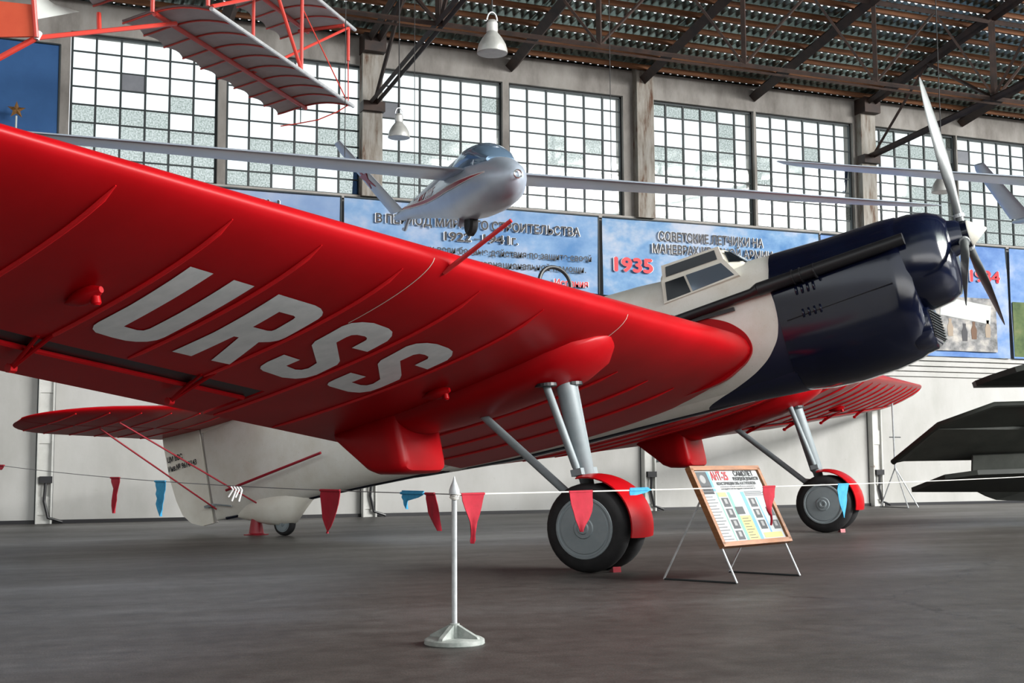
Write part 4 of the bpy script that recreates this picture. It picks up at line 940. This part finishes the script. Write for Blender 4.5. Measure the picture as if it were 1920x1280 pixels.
slab('wing_marking', [(off(1908), bb0 - .50, zz(799, bb0 - .50)), (off(2000), bb0 - .50, zz(775, bb0 - .50)), (off(2000), bb0 - .40, zz(798, bb0 - .40))], .115, M_stripe, lw)
MB().tube(dp(off(2300), bb0, .0), dp(off(2300), bb0 + .3, 1.6), .06).build('support_leg', M_steel, DA)

# ------------------------------------------------------------------ wing support tripod
tr_ = empty('wing_trestle', (20.78, 25.45, 0)); tag(tr_, 'slender steel tripod standing under the far wing tip', 'tripod')
MB().path([(-.14, -.14, 2.58), (0, 0, .98)], .022, 8).build('post', M_steel, tr_)
MB().tube((-.22, -.10, 1.72), (.18, -.02, 1.72), .012, n=6).build('cross_pin', M_frame, tr_)
for a in (1.75, -0.35, -1.75):
    MB().tube((0, 0, .98), (.52 * math.cos(a) + .03, .52 * math.sin(a), .012), .016, n=8).build('leg', M_steel, tr_)
MB().tube((.52 * math.cos(1.75), .52 * math.sin(1.75), .02), (.52 * math.cos(-1.75), .52 * math.sin(-1.75), .02), .01, n=6).build('foot_bar', M_frame, tr_)

# ------------------------------------------------------------------ information board on its stand
ff, bf = Vector((6.46, 10.18, 0)), Vector((6.08, 10.86, 0)); q = (bf - ff).normalized(); e = Vector((1.03, .44, 0)).normalized(); W = 1.12
EB = empty('information_board', ff); tag(EB, 'wood framed display board on thin metal legs beside the near wheel', 'sign')
def E_(u, a, z): return e * (u * W) + q * a + Vector((0, 0, z))
bl_, tl_ = E_(0, .13, .345), E_(0, .47, 1.045)
vd = (tl_ - bl_); Lh = vd.length; vd.normalize(); nrm = e.cross(vd).normalized()
if nrm.dot(Vector((0, 0, CAMZ)) - ff) < 0: nrm = -nrm
def P_(u, v, d=0.0): return bl_ + e * (u * W) + vd * (v * Lh) + nrm * d
rotm = Matrix((e, vd, nrm)).transposed()
MB().box(P_(.5, .5, 0), (W - .04, Lh - .04, .02), rotm).build('board_panel', mat('board_ground', (.40, .44, .46), .7), EB)
for c, d in ((P_(.5, 0, .005), (W + .04, .045, .06)), (P_(.5, 1, .005), (W + .04, .045, .06)), (P_(0, .5, .005), (.045, Lh, .06)), (P_(1, .5, .005), (.045, Lh, .06))):
    MB().box(c, d, rotm).build('wooden_frame', M_easelwood, EB)
for u in (0.02, .98):
    foot = E_(u, 0, 0); MB().tube(foot + Vector((0, 0, .008)), P_(u, .9, -.02), .010, n=8).build('front_leg', M_steel, EB)
    back = E_(u, .78, 0); MB().tube(back + Vector((0, 0, .008)), P_(u, .62, -.02), .010, n=8).build('back_leg', M_steel, EB)
    MB().tube(foot + Vector((0, 0, .01)), back + Vector((0, 0, .01)), .009, n=6).build('foot_rail', M_frame, EB)
def patch(u0, v0, u1, v1, m, d=.0115, nm='printed_panel'): return MB().box(P_((u0 + u1) / 2, (v0 + v1) / 2, d), ((u1 - u0) * W, (v1 - v0) * Lh, .002), rotm).build(nm, m, EB)
M_paper = mat('white_paper', (.38, .40, .40), .7); M_cyan = mat('pale_blue_paper', (.13, .30, .46), .7); M_teal = mat('pale_green_paper', (.16, .34, .28), .7); M_yel = mat('pale_yellow_paper', (.44, .40, .17), .7)
M_gray = mat('grey_photo', (.06, .065, .07), .7); M_lgray = mat('light_photo_tone', (.26, .26, .26), .7); M_txt = mat('grey_print', (.07, .07, .075), .7)
patch(.03, .03, .97, .68, M_paper); patch(.03, .70, .20, .96, M_gray, .013); patch(.20, .70, .97, .96, M_paper, .013)
MB().lathe([(0, .045), (.003, .04)], P_(.115, .86, .014), nrm, 20).build('portrait_head', M_lgray, EB); patch(.07, .705, .17, .77, M_blackprint, .0145, 'portrait_suit')
patch(.20, .70, .235, .96, M_cyan, .0145)
eu, ev = tuple(e), tuple(vd)
def bt_(s, u, v, h, w, m, bold=.01): text(s, 'board_lettering', m, EB, P_(u, v, .0165), e, vd, h, w, .003, heavy=bold)
bt_('АНТ-25', .25, .845, .085, .27, M_redprint, .03); bt_('САМОЛЕТ', .60, .895, .052, .33, M_blackprint, .03)
bt_('РЕКОРДНОЙ ДАЛЬНОСТИ', .56, .835, .034, .43, M_blackprint, .02); bt_('КОНСТРУКЦИИ ОКБ А.Н.ТУПОЛЕВА', .29, .775, .030, .66, M_txt, .01); bt_('СОЗДАН БРИГАДОЙ П.О.СУХОГО', .32, .715, .030, .58, M_txt, .01)
patch(.03, .03, .035, .68, M_yel, .0125); patch(.22, .03, .235, .68, M_teal, .0125); patch(.38, .03, .42, .68, M_teal, .0125); patch(.58, .03, .63, .68, M_cyan, .0125); patch(.78, .12, .80, .60, M_cyan, .0125)
patch(.42, .03, .58, .36, M_yel, .0125); patch(.24, .62, .36, .68, M_yel, .013); patch(.66, .05, .94, .12, M_yel, .013); patch(.03, .66, .20, .695, M_blackprint, .013)
for k in range(4): patch(.26, .05 + .145 * k, .36, .17 + .145 * k, M_gray, .013, 'printed_photo'); patch(.29, .09 + .145 * k, .33, .155 + .145 * k, M_lgray, .0142, 'photo_face')
for k in range(3): patch(.66, .17 + .15 * k, .76, .29 + .15 * k, M_gray, .013, 'printed_photo'); patch(.69, .21 + .15 * k, .73, .275 + .15 * k, M_lgray, .0142, 'photo_face')
patch(.86, .16, .96, .28, M_gray, .013, 'printed_photo'); patch(.89, .20, .93, .265, M_lgray, .0142, 'photo_face'); patch(.86, .34, .96, .46, M_gray, .013, 'printed_photo')
patch(.40, .38, .52, .48, M_gray, .0135, 'printed_photo')
for k in range(15): patch(.05, .06 + .04 * k, .19 - .02 * (k % 3), .068 + .04 * k, M_txt, .0135, 'printed_line')
for k in range(8): patch(.44, .06 + .037 * k, .55 - .02 * (k % 3), .068 + .037 * k, M_txt, .0142, 'printed_line')
for k in range(4): patch(.64, .625 + .017 * k, .93 - .03 * (k % 2), .632 + .017 * k, M_txt, .0142, 'printed_line')

# ------------------------------------------------------------------ stanchion, cord and bunting
SX, SY = 2.767, 7.571
SN = empty('stanchion', (SX, SY, 0)); tag(SN, 'silver barrier post with round ribbed foot and pointed top', 'stanchion')
M_foot = noisy('grey_green_foot', (.22, .25, .23), (.36, .38, .36), 14, .7)
ft = MB().lathe([(0, .182), (.006, .188), (.030, .186), (.040, .17)], (0, 0, 0), (0, 0, 1), 48).build('foot_plate', M_foot, SN, True, 35)
for k in range(4):
    a = math.radians(40) + k * PI / 2; d = Vector((math.cos(a), math.sin(a), 0)); n = Vector((-d.y, d.x, 0))
    MB().prism([d * .03 + Vector((0, 0, .035)), d * .175 + Vector((0, 0, .035)), d * .165 + Vector((0, 0, .052)), d * .03 + Vector((0, 0, .118))], n * .028).build('foot_rib', M_foot, SN)
MB().lathe([(.03, .036), (.125, .032), (.127, .022)], (0, 0, 0), (0, 0, 1), 20).build('socket', M_foot, SN, True, 35)
MB().lathe([(.10, .017), (.93, .017)], (0, 0, 0), (0, 0, 1), 20).build('post', M_steel, SN, True, 40)
MB().lathe([(.915, .019), (.92, .034), (.945, .033), (.97, .024), (1.0, .011), (1.03, .003)], (0, 0, 0), (0, 0, 1), 20).build('finial', M_steel, SN, True, 40)
wr = MB()
for k in range(5): wr.path([Vector(((.024 + .003 * (k % 2)) * math.cos(a), (.024 + .003 * (k % 2)) * math.sin(a), .895 + .008 * k + .006 * math.sin(a + k))) for a in [2 * PI * j / 16 for j in range(16)]], .0045, 5, closed=True)
wr.build('cord_knot', M_rope, SN, True)
RA_ = Vector((SX, SY, .918))
def ptz(x, y, plan):   # point above plan line param
    return Vector((plan.x, plan.y, 0))
RL = raypt(-160, 846, 17.5); RR = raypt(2080, 884, 20.5)
def cord(a, b, sag, n=40): return [a.lerp(b, k / n) - Vector((0, 0, sag * 4 * (k / n) * (1 - k / n))) for k in range(n + 1)]
cl, cr = cord(RA_, RL, .10), cord(RA_, RR, .035)
tag(MB().path(cl, .0036, 5).build('barrier_cord', mat('grey_cord', (.16, .16, .16), .8)), 'thin grey cord running left from the post towards the tail', 'cord', 'barrier cords')
tag(MB().path(cr, .0048, 5).build('barrier_cord', M_rope), 'thin white cord running right from the post past the wheels', 'cord', 'barrier cords')
def project(p):
    v = Vector(p) - Vector((0, 0, CAMZ)); d = v.dot(fw); return 960 + FPX * v.dot(rt2) / d, 640 - FPX * v.dot(up2) / d, d
def oncord(c, x):
    for a, b in zip(c[:-1], c[1:]):
        xa, xb = project(a)[0], project(b)[0]
        if min(xa, xb) <= x <= max(xa, xb): return a.lerp(b, (x - xa) / (xb - xa)), (b - a).normalized()
def flag(label, c, x0, x1, prof, m, seed):
    """prof: list of (dx px of left edge, right edge, dy px) from the cord down"""
    rng = random.Random(seed); p0, t = oncord(c, (x0 + x1) / 2); dep = project(p0)[2]; k = dep / FPX
    n = Vector((t.y, -t.x, 0)).normalized(); th = Vector((t.x, t.y, 0)).normalized()
    if project(p0 + th)[0] < project(p0)[0]: th = -th
    fs_ = 1 / max(.25, abs(th.dot(rt)))
    xm = (x0 + x1) / 2; vs = []; fs = []; nx = 7
    for L in (-1, 1):
        for i, (l, r, y) in enumerate(prof):
            for j in range(nx):
                u = j / (nx - 1); x = l + (r - l) * u - xm
                w = .012 * math.sin(5 * u + seed + .04 * y) * min(1, y / 25)
                vs.append(p0 + th * (x * k * fs_) + Vector((0, 0, -y * k)) + n * (w + L * .0022 + (.004 if y < 4 else 0)))
    R = len(prof); N = R * nx
    for L in (0, 1):
        for i in range(R - 1):
            for j in range(nx - 1): a = L * N + i * nx + j; fs.append((a, a + 1, a + nx + 1, a + nx))
    for i in range(R - 1):
        for j in (0, nx - 1): a = i * nx + j; fs.append((a, a + nx, a + nx + N, a + N))
    for j in range(nx - 1):
        for i in (0, R - 1): a = i * nx + j; fs.append((a, a + 1, a + 1 + N, a + N))
    o = MB().add(vs, fs).build('pennant', m, None, True, 60); tag(o, label, 'pennant', 'bunting pennants on the barrier cord')
    MB().path([p0 + th * ((x - xm) * k * fs_) for x in (prof[0][0] - .5, prof[0][1] + .5)], .009, 8).build('sewn_hem', m, o)
    return o
flag('twisted red pennant on the cord at the left edge', cl, -6, 12, [(-6, 12, -2), (-5, 10, 4), (-6, 4, 8)], M_flagred, 1)
flag('red pennant with wavy edges left of the blue one before the white wall', cl, 203, 229, [(203, 229, 0), (204, 229, 8), (207, 226, 14), (211, 223, 20), (211, 219, 32), (209, 220, 42), (210, 218, 52), (213, 216, 62), (214, 215, 66)], M_flagred, 2)
flag('blue pennant hanging beside the aircraft rudder', cl, 286, 315, [(286, 315, 0), (288, 315, 8), (292, 314, 16), (291, 311, 24), (296, 312, 32), (293, 310, 42), (297, 310, 52), (301, 306, 60), (303, 305, 65)], M_flagblue, 3)
flag('large red pennant below the tail wheel, left of the post', cl, 597, 641, [(597, 641, 0), (598, 641, 10), (602, 640, 24), (603, 637, 38), (603, 632, 52), (607, 625, 66), (611, 617, 76), (613, 614, 80)], M_flagred, 4)
flag('bunched blue pennant rolled round the cord left of the post', cl, 750, 796, [(750, 796, -5), (752, 796, 2), (752, 786, 8), (756, 766, 14), (757, 765, 22), (761, 764, 30)], M_flagblue, 5)
flag('crumpled red pennant just left of the post', cl, 797, 824, [(797, 815, -1), (798, 820, 10), (799, 824, 22), (800, 825, 36), (806, 825, 48), (812, 826, 58), (822, 827, 68)], M_flagred, 6)
flag('red pennant with a long curled tip just right of the post', cr, 865, 905, [(865, 906, 0), (866, 904, 12), (869, 900, 26), (874, 896, 38), (880, 891, 52), (883, 889, 66), (884, 888, 78), (883, 889, 86), (884, 886, 92)], M_flagred, 7)
flag('red pennant hanging in front of the near wheel hub', cr, 1065, 1111, [(1065, 1111, 0), (1066, 1111, 10), (1068, 1110, 24), (1074, 1108, 38), (1079, 1103, 52), (1085, 1096, 64), (1089, 1090, 75)], M_flagred, 8)
flag('bunched blue pennant lying along the cord by the red mudguard', cr, 1176, 1224, [(1178, 1216, -5), (1176, 1223, 0), (1177, 1212, 5), (1178, 1190, 9)], M_flagblue, 9)
flag('red pennant hanging in front of the display board', cr, 1426, 1456, [(1426, 1456, 0), (1427, 1455, 10), (1431, 1455, 20), (1436, 1450, 34), (1438, 1448, 46), (1444, 1447, 54), (1445, 1447, 62), (1443, 1446, 72)], M_flagred, 10)
flag('blue pennant hanging in front of the far wheel', cr, 1566, 1595, [(1566, 1595, 0), (1565, 1594, 10), (1568, 1592, 20), (1569, 1593, 30), (1572, 1590, 42), (1576, 1586, 52), (1578, 1582, 62)], M_flagblue, 11)
p_, t_ = oncord(cl, 441)
kn = MB(); 
for k in range(4): kn.path([p_ + t_ * (.05 * (k - 1.5)), p_ + t_ * (.05 * (k - 1.5)) + Vector((.02, 0, -.03)), p_ + t_ * (.06 * (k - 1.5)) + Vector((-.01, 0, -.12 + .03 * (k % 2)))], .007, 5)
tag(kn.build('ribbon_scrap', M_whitepaint), 'scrap of white ribbon tied to the cord before the tail', 'ribbon')

# red cone jack under the tail and wheel chocks
jk = empty('tail_jack', tuple(mtx @ G(-8.05, 0, 0))); tag(jk, 'small red metal jack stand under the rudder', 'jack')
MB().lathe([(0.012, .16), (.03, .12), (.26, .085)], (0, 0, 0), (0, 0, 1), 20).build('cone', M_stripe, jk, True, 40)
MB().lathe([(0, .20), (.014, .20)], (0, 0, 0), (0, 0, 1), 4).build('foot_plate', M_stripe, jk)
for i, side in enumerate((1, -1)):
    cp = mtx @ G(.16 - .16 * side, side * 4.22, 0)
    ck = MB().prism([Vector((0, -.05, 0)), Vector((0, .05, 0)), Vector((0, -.04, .055))], Vector((.09, 0, 0))).build('wheel_chock', M_stripe); ck.location = cp
    tag(ck, ('red wedge chock at the near main wheels', 'red wedge chock at the far main wheels')[i], 'chock', 'wheel chocks')
